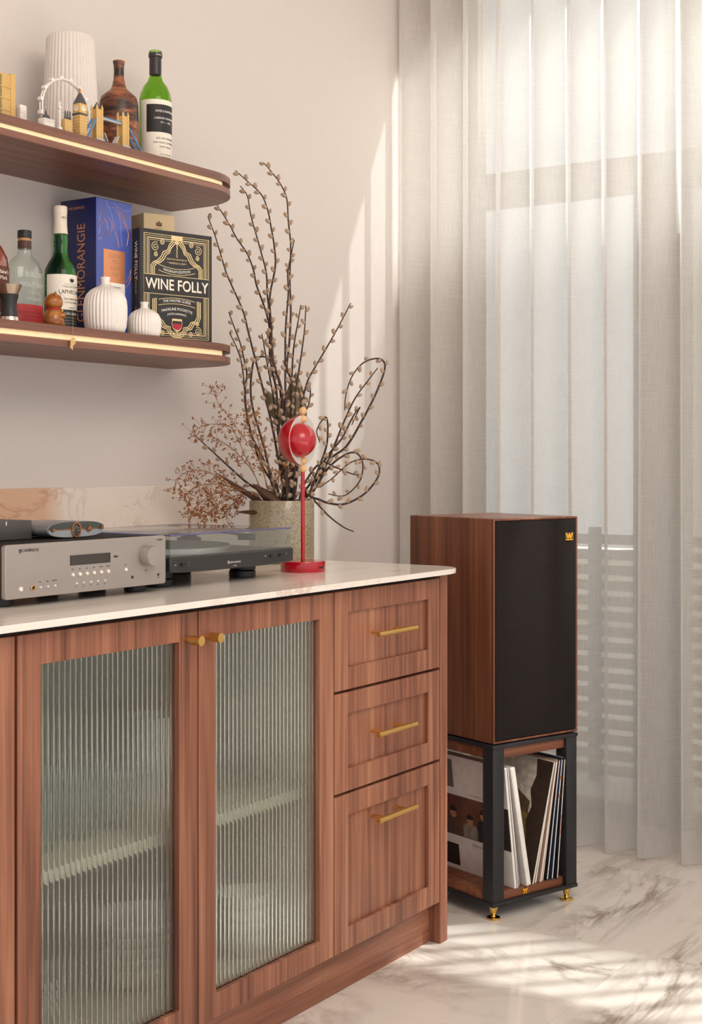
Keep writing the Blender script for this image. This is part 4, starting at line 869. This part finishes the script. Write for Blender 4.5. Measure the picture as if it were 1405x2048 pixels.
# ================================================================ VASE, WILLOW AND DRIED FLOWERS
VX, VY = 2.848, 2.118; VZ = 1.053; VD = VX*cT+VY*sT
def speckle():
    m, nt, N, L, b = nodes('speckled_glaze'); tc = N.new('ShaderNodeTexCoord'); n = N.new('ShaderNodeTexNoise'); n.inputs['Scale'].default_value = 420; n.inputs['Detail'].default_value = 3; L.new(tc.outputs['Object'], n.inputs['Vector'])
    r = N.new('ShaderNodeValToRGB'); e = r.color_ramp.elements; e[0].position = .38; e[0].color = lin('#77694f')+(1,); e[1].position = .62; e[1].color = lin('#b3a588')+(1,)
    L.new(n.outputs['Fac'], r.inputs[0]); L.new(r.outputs[0], b.inputs['Base Color']); b.inputs['Roughness'].default_value = .25; b.inputs['Coat Weight'].default_value = .4; return m
vs_ = B().lathe([(.0001, 0), (.076, 0), (.081, .003), (.0825, .010), (.0825, VZ-TOP-.002), (.0815, VZ-TOP), (.078, VZ-TOP), (.077, VZ-TOP-.004), (.077, .012), (.0001, .010)], 72).obj('stoneware_planter', speckle())
vs_.location = (VX, VY, TOP); tag(vs_, 'speckled olive glazed cylinder vase holding willow branches', 'vase')
M_bark = mat('willow_bark', '#3f2a22', .7, noise=.25, nscale=90); M_cat = mat('catkin_fur', '#ab9077', .9, noise=.2, nscale=500, sheen=.5)
M_twig = mat('dried_stem', '#9a6836', .7, noise=.2); M_pod = mat('dried_pods', '#96592a', .7, noise=.25, nscale=60)
cat_me = [B().lathe([(.0001, -.0072), (.0028, -.0066), (.0046, -.0035), (.0050, 0), (.0044, .0036), (.0028, .0062), (.0001, .0074)], 10).mesh('catkin', 60) for _ in range(1)]
cat_me[0].materials.append(M_cat)
rnd = random.Random(11)
def smooth(pts, n=6):
    out = []
    for i in range(len(pts)-1):
        a0, a1, a2, a3 = pts[max(i-1, 0)], pts[i], pts[i+1], pts[min(i+2, len(pts)-1)]
        for k in range(n):
            t = k/n; out.append(.5*((2*a1)+(a2-a0)*t+(2*a0-5*a1+4*a2-a3)*t*t+(3*a1-a0-3*a2+a3)*t**3))
    out.append(pts[-1]); return out
def branch(px, label, dtip=0, r0=.0030, r1=.0011, step=.0185, skip=.05, dens=1.0, seed=0):
    """px: photo points from the vase mouth to the tip; the depth grows evenly from the vase to dtip"""
    rb = random.Random(seed*7+3)
    ang = 2*PI*rb.random(); rr = .055*math.sqrt(rb.random())
    foot = Vector((VX+rr*math.cos(ang), VY+rr*math.sin(ang), TOP+.02))
    n = len(px); pts = [foot]
    for i, (x, y) in enumerate(px):
        f = i/(n-1); pts.append(P(x, y, D=VD+rr*.3*math.sin(ang)*(1-f)+dtip*f))
    pts = smooth([Vector(p) for p in pts], 6); m = len(pts)
    rad = [r0+(r1-r0)*i/(m-1) for i in range(m)]
    o = B().tube(pts, rad, 7).obj('willow_branch', M_bark, None, 60)
    tag(o, label, 'branch', 'willow branches in the speckled vase')
    acc = 0; nxt = step*.5; k = 0; total = sum((pts[i+1]-pts[i]).length for i in range(m-1)); first = True
    for i in range(6, m-1):
        d = pts[i+1]-pts[i]; L_ = d.length; acc += L_
        if acc >= nxt and pts[i].z > VZ-.03:
            acc = 0; nxt = step*rb.uniform(.7, 1.35)/dens; k += 1
            dn = d.normalized(); sd = dn.cross(Vector((-cT, -sT, 0))).normalized()*(1 if k % 2 else -1)
            ax = (dn*.75+sd*.55+Vector((cT, sT, 0))*rb.uniform(-.5, .3)).normalized()
            c = link('catkin', cat_me[0], M_cat, o); c.location = pts[i]+ax*.0058+sd*.0022
            c.rotation_euler = ax.to_track_quat('Z', 'Y').to_euler(); s_ = rb.uniform(.8, 1.15); c.scale = (s_, s_, s_*rb.uniform(.9, 1.15))
    return o
BR = [
 ([(566, 995), (553, 896), (540, 831), (523, 765), (507, 703), (497, 664), (487, 624), (467, 578), (453, 546), (443, 513), (430, 470), (416, 434)], -.05, 'willow branch with catkins leaning furthest towards the shelves'),
 ([(572, 995), (566, 847), (559, 765), (548, 736), (544, 686), (536, 637), (526, 605), (513, 569), (507, 539), (494, 506), (474, 477), (458, 447), (432, 405), (424, 388)], .08, 'long willow branch whose tip reaches behind the upper shelf'),
 ([(569, 995), (559, 864), (553, 782), (545, 742), (540, 703), (540, 637), (535, 588), (533, 546), (523, 506), (513, 470), (502, 431), (495, 392), (481, 372)], .02, 'tall willow branch with dense catkins beside the arching one'),
 ([(574, 995), (566, 798), (546, 719), (543, 654), (540, 595), (551, 533), (549, 493), (543, 457), (536, 421), (523, 389), (497, 364), (471, 341)], -.02, 'tall willow branch arching over towards the upper shelf corner'),
 ([(579, 995), (582, 864), (582, 765), (574, 736), (579, 687), (582, 621), (580, 556), (582, 493), (577, 441), (574, 398), (562, 369), (543, 343), (527, 325)], .06, 'tallest willow branch with a thin bare curved tip'),
 ([(576, 995), (572, 864), (571, 719), (572, 654), (577, 588), (576, 546), (582, 513), (589, 480)], -.06, 'straight willow branch ending in a short stub beside the tallest one'),
 ([(580, 995), (582, 847), (585, 736), (589, 687), (597, 641), (602, 610)], .09, 'short upright willow branch with a few catkins at its end'),
 ([(586, 995), (589, 864), (592, 782), (598, 742), (605, 696), (610, 654), (612, 611)], -.04, 'short sparse willow branch with one catkin at the top'),
 ([(586, 995), (589, 913), (598, 831), (615, 765), (628, 739), (661, 683), (684, 641), (702, 606)], .02, 'willow branch leaning alone towards the curtain'),
 ([(560, 995), (523, 929), (500, 857), (490, 795), (494, 749), (490, 726), (481, 687), (466, 647), (458, 624)], .07, 'short willow branch with a forked bare tip below the lower shelf'),
 ([(558, 995), (530, 925), (503, 870), (494, 831), (490, 782), (484, 729), (474, 696), (459, 665)], -.08, 'short willow branch with a pointed leaf bud at the tip'),
 ([(610, 1000), (657, 923), (693, 893), (723, 844), (752, 788), (770, 739), (765, 720), (746, 718), (723, 729), (703, 756), (692, 792), (690, 821)], .04, 'willow branch bent into a tall narrow loop near the curtain'),
 ([(605, 1000), (634, 972), (667, 896), (687, 847), (710, 798), (736, 762), (756, 736)], -.05, 'willow branch crossing inside the tall loop'),
 ([(600, 1000), (625, 962), (657, 910), (684, 877), (706, 834), (720, 815), (716, 824), (704, 850)], .10, 'thick willow branch folded back at its tip'),
 ([(604, 1000), (618, 988), (634, 946), (652, 897), (656, 864), (654, 836), (645, 840), (634, 862), (640, 885)], -.10, 'willow branch bent into a small tight loop behind the lamp'),
 ([(606, 1000), (625, 985), (657, 936), (690, 910), (713, 906), (726, 926), (720, 962), (690, 991), (657, 988)], .02, 'willow branch curled into a low round loop'),
 ([(608, 1000), (631, 997), (657, 1006), (690, 1008), (729, 988), (756, 955), (757, 929), (733, 918), (700, 926), (667, 955), (640, 975)], -.06, 'willow branch curled into the widest low loop'),
 ([(604, 992), (625, 998), (657, 1031), (687, 1054), (708, 1063)], -.07, 'willow branch drooping over the rim towards the worktop'),
 ([(548, 995), (526, 985), (494, 965), (461, 936), (422, 900), (389, 870)], .03, 'thick willow branch sticking out low over the dried flowers'),
 ([(590, 990), (598, 880), (608, 831), (618, 808), (621, 778), (612, 768)], .12, 'short willow branch hooked beside the olive leaf'),
 ([(552, 995), (530, 900), (503, 800), (507, 724), (520, 714), (535, 716), (545, 731), (547, 760)], .05, 'willow branch bent into an arch among the upright ones'),
 ([(600, 1000), (620, 950), (645, 925), (672, 935), (705, 948), (718, 950)], .0, 'short willow branch pointing at the curtain between the loops'),
 ([(568, 995), (560, 900), (548, 800), (538, 745), (530, 700), (524, 668)], .12, 'upright willow branch thick with catkins at the back of the bunch'),
 ([(584, 995), (592, 920), (605, 850), (600, 790), (588, 750)], -.12, 'upright willow branch thick with catkins in front of the leaves'),
]
for i, (pts, dt, lab) in enumerate(BR):
    branch(pts, lab, dt, seed=i, r1=.0013, r0=.0045 if i == 18 else .0036, dens=(1.15 if i < 5 or i > 20 else .85 if i in (5, 6, 7, 11) else 1.0))
# dried seed sprays
def pod(b, p, d, s=1.0):
    d = d.normalized(); x = d.orthogonal().normalized(); y = d.cross(x); r = .0014*s; l = .0062*s
    q = [b._v(p), b._v(p+d*l*.4+x*r), b._v(p+d*l*.4+y*r), b._v(p+d*l*.4-x*r), b._v(p+d*l*.4-y*r), b._v(p+d*l)]
    for i in range(4): j = 1+(i+1) % 4; b.bm.faces.new((q[0], q[1+i], q[j])); b.bm.faces.new((q[5], q[j], q[1+i]))
SP = [([(537, 987), (528, 948), (512, 909), (489, 876), (462, 840), (437, 805), (425, 775)], .02, 26, 'tall dried seed spray rising beside the willow'),
      ([(520, 975), (490, 910), (478, 882), (464, 857), (442, 848), (410, 851), (388, 862)], -.03, 34, 'arching dried seed spray bending back towards the wall'),
      ([(525, 985), (500, 935), (465, 898), (442, 882), (420, 871)], .05, 26, 'thin dried seed spray between the arching ones'),
      ([(520, 995), (504, 990), (481, 979), (450, 965), (434, 953), (407, 942), (379, 943), (356, 956), (349, 978)], -.02, 44, 'long dried seed spray drooping furthest from the vase'),
      ([(520, 996), (489, 984), (450, 970), (418, 968), (387, 976), (369, 995)], .02, 44, 'dense dried seed spray along the marble upstand'),
      ([(520, 998), (481, 981), (442, 983), (415, 995), (392, 1014), (384, 1025)], -.05, 44, 'dried seed spray hanging towards the turntable'),
      ([(520, 998), (481, 990), (450, 1001), (428, 1017), (411, 1034)], .0, 48, 'dried seed spray hanging over the dust cover'),
      ([(522, 998), (495, 985), (473, 1001), (456, 1018), (447, 1034)], .04, 40, 'short dried seed spray hanging beside the vase'),
      ([(540, 990), (528, 948), (520, 901), (512, 862), (503, 832)], -.06, 34, 'upright dried seed spray against the willow stems'),
      ([(545, 992), (560, 950), (575, 925), (590, 905)], -.11, 22, 'short dried seed spray in front of the willow stems')]
for k, (px, dt, npod, lab) in enumerate(SP):
    rs = random.Random(50+k); foot = Vector((VX-.03+.01*math.cos(k), VY-.02+.012*math.sin(k*2), TOP+.03))
    n = len(px); pts = smooth([foot]+[P(x, y, D=VD-.03+dt*i/(n-1)) for i, (x, y) in enumerate(px)], 6); m = len(pts)
    b = B().tube(pts, [.0014-.0009*i/(m-1) for i in range(m)], 5); pb = B()
    for i in range(int(npod*1.6)):
        j = rs.randint(int(m*.38), m-2); p0 = pts[j]; d = (pts[j+1]-pts[j]).normalized()
        side_ = Vector((rs.uniform(-1, 1), rs.uniform(-1, 1), rs.uniform(-1, 1))); side_ = (side_-d*side_.dot(d)).normalized()
        l = rs.uniform(.012, .034); p1 = p0+(d*.6+side_*.8)*l; b.tube([p0, p0+(d*.7+side_*.3)*l*.5, p1], .00045, 3)
        for q in range(rs.randint(3, 5)):
            dd = (d*.5+side_*.6+Vector((rs.uniform(-1, 1), rs.uniform(-1, 1), rs.uniform(-1, 1)))*.8); st = p1+dd*.002; pod(pb, st, dd, rs.uniform(.8, 1.25))
    for q in range(6): pod(pb, pts[-1], Vector((rs.uniform(-1, 1), rs.uniform(-1, 1), rs.uniform(-1, 1))), 1.1)
    o = b.obj('dried_seed_spray', M_twig, None, 60); tag(o, lab, 'dried flowers', 'dried seed sprays in the speckled vase'); tag(pb.obj('seed_pods', M_pod, o, 10), kind='stuff')
def leaf(name, base, tip, w, bow, m_, label, cat='leaf', group=None, curl=.0, root=None):
    base, tip = Vector(base), Vector(tip); d = tip-base; view = Vector((cT, sT, 0)); s_ = d.cross(view).normalized(); b = B(); n = 12; rows = []
    for i in range(n+1):
        t = i/n; ww = w*math.sin(PI*min(1, t*.97+.03))**.8*(1-.25*t); c = base+d*t+view*bow*math.sin(PI*t)
        rows.append([b._v(c+s_*ww*k/3+view*(abs(k)/3)**2*(curl*w*2)) for k in range(-3, 4)])
    for r1, r2 in zip(rows, rows[1:]):
        for k in range(6): b.bm.faces.new((r1[k], r1[k+1], r2[k+1], r2[k]))
    if root: b.tube([Vector(root), (Vector(root)+base)/2+Vector((.003, 0, 0)), base+d*.05], .0013, 6)
    o = b.obj(name, m_, None, 80); sd = o.modifiers.new('thick', 'SOLIDIFY'); sd.thickness = .0006; return tag(o, label, cat, group)
M_olv = mat('olive_leaf', '#71613f', .5, noise=.12, nscale=30); M_dry = mat('dry_brown_leaf', '#4f2f1c', .6, noise=.35, nscale=60)
leaf('broad_leaf', P(583, 905, D=VD+.05), P(592, 742, D=VD+.06), .038, .02, M_olv, 'broad olive brown leaf standing behind the willow stems', curl=.3, root=(VX+.005, VY+.03, VZ-.10))
leaf('broad_leaf', P(566, 850, D=VD+.06), P(527, 775, D=VD+.07), .020, .02, M_olv, 'narrow olive brown leaf with a bent tip behind the willow stems', curl=.3, root=(VX, VY+.03, VZ-.10))
leaf('dry_leaf', (VX-.03, VY-.02, VZ-.04), P(433, 946, D=VD-.02), .008, -.01, M_dry, 'curled dry brown leaf reaching over the dried sprays', curl=.8)
leaf('dry_leaf', (VX-.045, VY-.02, VZ-.03), P(470, 1024, D=VD-.03), .007, -.02, M_dry, 'curled dry brown leaf drooping over the vase rim', curl=.8)
leaf('dry_leaf', (VX-.03, VY-.05, VZ-.04), P(505, 968, D=VD-.08), .017, .0, M_dry, 'dark folded dry leaf at the vase mouth', curl=.6)
# ================================================================ LOUDSPEAKER, STAND, RECORDS
SA = math.radians(33.8-53); sc = P(988, 1000, D=3.5); SW, SD, SH, SZ = .300, .330, .565, .442
sp = thing('loudspeaker', 'walnut loudspeaker with black cloth grille on the record stand', 'loudspeaker', (sc.x, sc.y, SZ), SA)
cab = B(); lipw = .006
cab.ring(rect(0, SW, 0, SH), rect(lipw, SW-lipw, lipw, SH-lipw), 0, .012); cab.box(0, SW, .012, SD, 0, SH, 0)
co = cab.obj('cabinet', M_spk, sp); bv = co.modifiers.new('bevel', 'BEVEL'); bv.width = .0025; bv.segments = 2; bv.limit_method = 'ANGLE'
def grille():
    m, nt, N, L, b = nodes('speaker_cloth'); tc = N.new('ShaderNodeTexCoord'); mp = N.new('ShaderNodeMapping'); mp.inputs['Rotation'].default_value = (0, .6, 0); L.new(tc.outputs['Object'], mp.inputs[0])
    v = N.new('ShaderNodeTexVoronoi'); v.inputs['Scale'].default_value = 330; v.inputs['Randomness'].default_value = .25; L.new(mp.outputs[0], v.inputs['Vector'])
    r = N.new('ShaderNodeValToRGB'); r.color_ramp.elements[0].color = lin('#110e0e')+(1,); r.color_ramp.elements[1].color = lin('#2e2826')+(1,); r.color_ramp.elements[1].position = .8
    L.new(v.outputs['Distance'], r.inputs[0]); L.new(r.outputs[0], b.inputs['Base Color']); b.inputs['Roughness'].default_value = .9; b.inputs['Specular IOR Level'].default_value = .1
    bp = N.new('ShaderNodeBump'); bp.inputs['Strength'].default_value = .4; bp.inputs['Distance'].default_value = .001; L.new(v.outputs['Distance'], bp.inputs['Height']); L.new(bp.outputs[0], b.inputs['Normal']); return m
B().box(lipw+.0008, SW-lipw-.0008, -.0005, .0125, lipw+.0008, SH-lipw-.0008, .003).obj('grille', grille(), sp)
def wbadge(parent, x, y, z, w, h):
    M_or = mat('amber_badge', '#f0a524', .4, emit='#f0a524', es=0); bd = B().box(x, x+w, y-.0012, y, z, z+h).obj('badge', M_black, parent)
    b = B().at(FRONT(x+w/2, y-.0012, z+h*.55)); a = w*.46; c_ = h*.36
    b.prism([(-a, c_), (-a*.62, c_), (-a*.36, -c_*.1), (-a*.12, c_), (a*.12, c_), (a*.36, -c_*.1), (a*.62, c_), (a, c_), (a*.55, -c_), (a*.22, -c_), (0, -c_*.05), (-a*.22, -c_), (-a*.55, -c_)], 0, .0007)
    b.box(-w*.5, w*.5, -h*.55, -h*.42, 0, .0007).box(-w*.5, -w*.47, -h*.55, h*.45, 0, .0007).box(w*.47, w*.5, -h*.55, h*.45, 0, .0007); b.obj('monogram', M_or, bd)
wbadge(sp, SW-.047, -.0005, SH-.062, .027, .021)
st = thing('speaker_stand', 'black metal speaker stand with walnut boards and brass feet', 'speaker stand', (sc.x, sc.y, 0), SA)
o_ = -.004; X0, X1, Y0, Y1 = -.006, SW-.004, -.004, SD-.004
B().box(X0, X1, Y0, Y1, .430, .4395, .0008).obj('top_plate', M_blackm, st); B().box(X0, X1, Y0, Y1, .035, .0445, .0008).obj('base_plate', M_blackm, st)
for x in (.02, SW-.03):
    for y in (.03, SD-.04): B().lathe([(.0001, .4395), (.010, .4395), (.009, .4425), (.0001, .4425)], 16, (x, y, 0)).obj('pad', M_black, st)
PW = .038
for x in (X0+.002, X1-PW-.002):
    for y in (Y0+.002, Y1-PW-.002):
        B().box(x, x+PW, y, y+PW, .0445, .430, .0010).obj('post', M_blackm, st)
        f = B().lathe([(.0001, 0), (.0165, 0), (.0175, .001), (.0175, .004), (.0165, .005), (.006, .006), (.005, .009), (.013, .034), (.013, .0352), (.0001, .0352)], 36, (x+PW/2, y+PW/2, 0)).obj('foot', M_gold, st)
M_bd = walnut('walnut_board', 'x', '#56301f', '#80492f', '#a36d4a', stave=.4, s=.9)
B().box(X0+PW+.003, X1-PW-.003, Y0+.010, Y1-.010, .403, .4298, .001).box(X0+.006, X0+PW, Y0+PW+.004, Y1-PW-.004, .403, .4298, .001).box(X1-PW, X1-.006, Y0+PW+.004, Y1-PW-.004, .403, .4298, .001).obj('upper_board', M_bd, st)
lb = B().box(X0+PW+.003, X1-PW-.003, Y0+.014, Y1-.014, .0446, .066, .001).box(X0+.006, X0+PW, Y0+PW+.004, Y1-PW-.004, .0446, .066, .001).box(X1-PW, X1-.006, Y0+PW+.004, Y1-PW-.004, .0446, .066, .001).obj('lower_board', M_bd, st)
wbadge(st, SW*.36, Y0+.0138, .0475, .019, .015)
# records: 12-inch sleeves standing on the lower board, leaning left or right
M_slv = {k: mat('sleeve_'+k, c, .45) for k, c in dict(white='#e8e1da', grey='#b9b2ae', plum='#4a2a38', green='#cfd6c4', tan='#b79a88', rose='#a58575', black='#231f20', navy='#263352', brown='#5d4030', cream='#e0d3bd').items()}
LPH = .312
Mst = Matrix.Translation((sc.x, sc.y, 0)) @ Matrix.Rotation(SA, 4, 'Z')
def record(xb, lean, th, m_, label, yoff=.006, extra=None, h=LPH):
    """xb: x of the foot on the board, lean in degrees (positive leans right at the top)"""
    a = math.radians(lean); z = .0662+(th*math.sin(abs(a)) if lean < 0 else 0)*0
    M = Mst @ Matrix.Translation((xb, yoff, .0664)) @ Matrix.Rotation(a, 4, 'Y')
    if lean > 0: M = M @ Matrix.Translation((-th, 0, 0))
    t = thing('record_sleeve', label, 'record'); t.matrix_world = M
    B().box(0, th, 0, .312, 0, h, .0004, 1).obj('sleeve', m_, t); B().box(th*.3, th*.7, -.0006, .31, .004, h-.004).obj('inner_sleeve', M_inkw, t)
    if extra: extra(t, th)
    return t
def cover_left(t, th):     # photo panels on the cover that faces the sideboard
    def pic(y0, y1, z0, z1, n, c): B().box(-.0004, .0002, y0, y1, z0, z1).obj(n, mat('print_'+n, c, .4, noise=.35, nscale=14), t)
    pic(.205, .285, .225, .300, 'portrait_print', '#6f6a66'); pic(.06, .312, .095, .205, 'figures_print', '#6b3d2c'); pic(.205, .312, .012, .070, 'corner_print', '#33241f'); pic(.0, .06, .095, .205, 'side_print', '#3a2f2b')
    for y, z0, hh, c, hc in ((.035, .097, .085, '#2a2422', '#b98a6e'), (.095, .097, .088, '#1f1c1c', '#b5805f'), (.150, .097, .060, '#8a7d72', '#a87658'), (.215, .097, .075, '#5a4336', '#b07f62'), (.270, .097, .08, '#3b3430', '#ad7c60')):
        Mq = frame((-.0006, y, z0), (0, -1, 0), (0, 0, 1)); w_ = .030
        B().at(Mq).prism([(-w_, 0), (w_, 0), (w_*.95, hh*.45), (w_*.75, hh*.60), (w_*.25, hh*.68), (-w_*.25, hh*.68), (-w_*.75, hh*.60), (-w_*.95, hh*.45)], 0, .0003).obj('figure_print', mat('print_coat'+c[1:], c, .4, noise=.35, nscale=60), t)
        B().at(Mq @ Matrix.Translation((0, hh*.80, 0))).prism([(.0125*math.cos(a), .0150*math.sin(a)) for a in [2*PI*i/16 for i in range(16)]], 0, .0004).obj('face_print', mat('print_face'+hc[1:], hc, .4, noise=.3, nscale=90), t)
        B().at(Mq @ Matrix.Translation((0, hh*.80, 0))).prism([(.0135*math.cos(a), .0025+.0150*math.sin(a)) for a in [PI*(.02+.96*i/10) for i in range(11)]], .0004, .0006).obj('hair_print', mat('print_hair', '#241a16', .5), t)
    for z in (.082, .078, .215): B().box(-.0004, .0002, .06, .15, z, z+.0008).obj('caption_line', M_ink, t)
def landscape(t, th):      # leaning cover that faces the gap: sky, trees, meadow and a dark torn edge
    def poly(pts, c, n, d): B().at(frame((-.0002-d, 0, 0), (0, -1, 0), (0, 0, 1))).prism([(-p[0], p[1]) for p in pts][::-1], 0, .0003).obj(n, mat('print_'+n, c, .4, noise=.3, nscale=50), t)
    poly([(0, 0), (.312, 0), (.312, .312), (0, .312)], '#cfc3b4', 'sky_print', 0); poly([(0, 0), (.312, 0), (.312, .19), (.26, .20), (.20, .185), (.12, .19), (.05, .17), (0, .165)], '#77633c', 'meadow_print', .0003)
    poly([(.06, .17), (.30, .18), (.30, .225), (.25, .245), (.19, .25), (.13, .235), (.09, .215), (.06, .20)], '#5c4a33', 'trees_print', .0006); poly([(0, 0), (.312, 0), (.312, .09), (.2, .12), (.1, .10), (0, .11)], '#4e4526', 'grass_print', .0006)
    poly([(-.0, .312), (.060, .312), (.052, .27), (.064, .23), (.050, .19), (.062, .15), (.048, .10), (.056, .05), (.045, 0), (0, 0)], '#3a2a22', 'torn_edge_print', .0009)
    for y, z in ((.20, .285), (.235, .275), (.215, .268)): B().at(frame((-.0012, y, z), (0, -1, 0), (0, 0, 1))).lathe([(.0001, 0), (.011, 0), (.0001, .0004)], 10).obj('leaf_print', mat('print_leaf', '#6f5a44', .4), t)
def spine_text(t, th):
    text('ROTTEN AVENUE', .0045, mat('gold_ink', '#d9a648', .4), t, frame((th/2, -.0008, .235), (0, 0, -1), (1, 0, 0))); text('VARIOUS ASIAN ALTERNATE', .0042, mat('red_ink', '#c0392f', .5), t, frame((th/2, -.0008, .14), (0, 0, -1), (1, 0, 0))); text('RED DIE', .0042, M_inkw, t, frame((th/2, -.0008, .03), (0, 0, -1), (1, 0, 0)))
XL = X0+PW
record(.078, -6.5, .0075, M_slv['white'], 'white record sleeve with photo panels facing the sideboard', extra=cover_left)
record(.0865, -6.6, .0036, M_slv['grey'], 'thin grey record sleeve between the two white ones', yoff=.004)
record(.0965, -7.6, .0032, M_slv['plum'], 'thin plum record sleeve beside the thick white one', yoff=.010)
record(.1190, -10.6, .0150, M_slv['white'], 'thick white double record sleeve leaning beside the gap', yoff=.004)
record(.1425, 14.5, .0042, M_slv['green'], 'record sleeve with a landscape picture leaning across the gap', yoff=.004, extra=landscape)
record(.1560, 12.5, .0040, M_slv['cream'], 'cream record sleeve behind the landscape one', yoff=.008)
record(.1715, 11.0, .0080, M_slv['rose'], 'dusty rose record sleeve with worn edges', yoff=.004)
record(.1830, 9.8, .0050, M_slv['tan'], 'tan record sleeve next to the dusty rose one', yoff=.010)
record(.1965, 8.4, .0060, M_slv['black'], 'black record sleeve between the tan and navy ones', yoff=.006)
record(.2115, 6.8, .0060, M_slv['navy'], 'navy blue record sleeve with orange spots', yoff=.003, extra=lambda t, th: [B().at(FRONT(th/2, -.0006, z)).lathe([(.0001, 0), (.003, 0), (.003, .0004), (.0001, .0004)], 14, sy=1.6).obj('orange_spot', mat('orange_ink', '#c56a2c', .5), t) for z in (.262, .215)])
record(.2245, 5.2, .0050, M_slv['black'], 'black record sleeve with coloured lettering on its spine', yoff=-.002, extra=spine_text)
record(.2340, 3.8, .0030, M_slv['white'], 'thin white record sleeve against the stand post', yoff=.008)
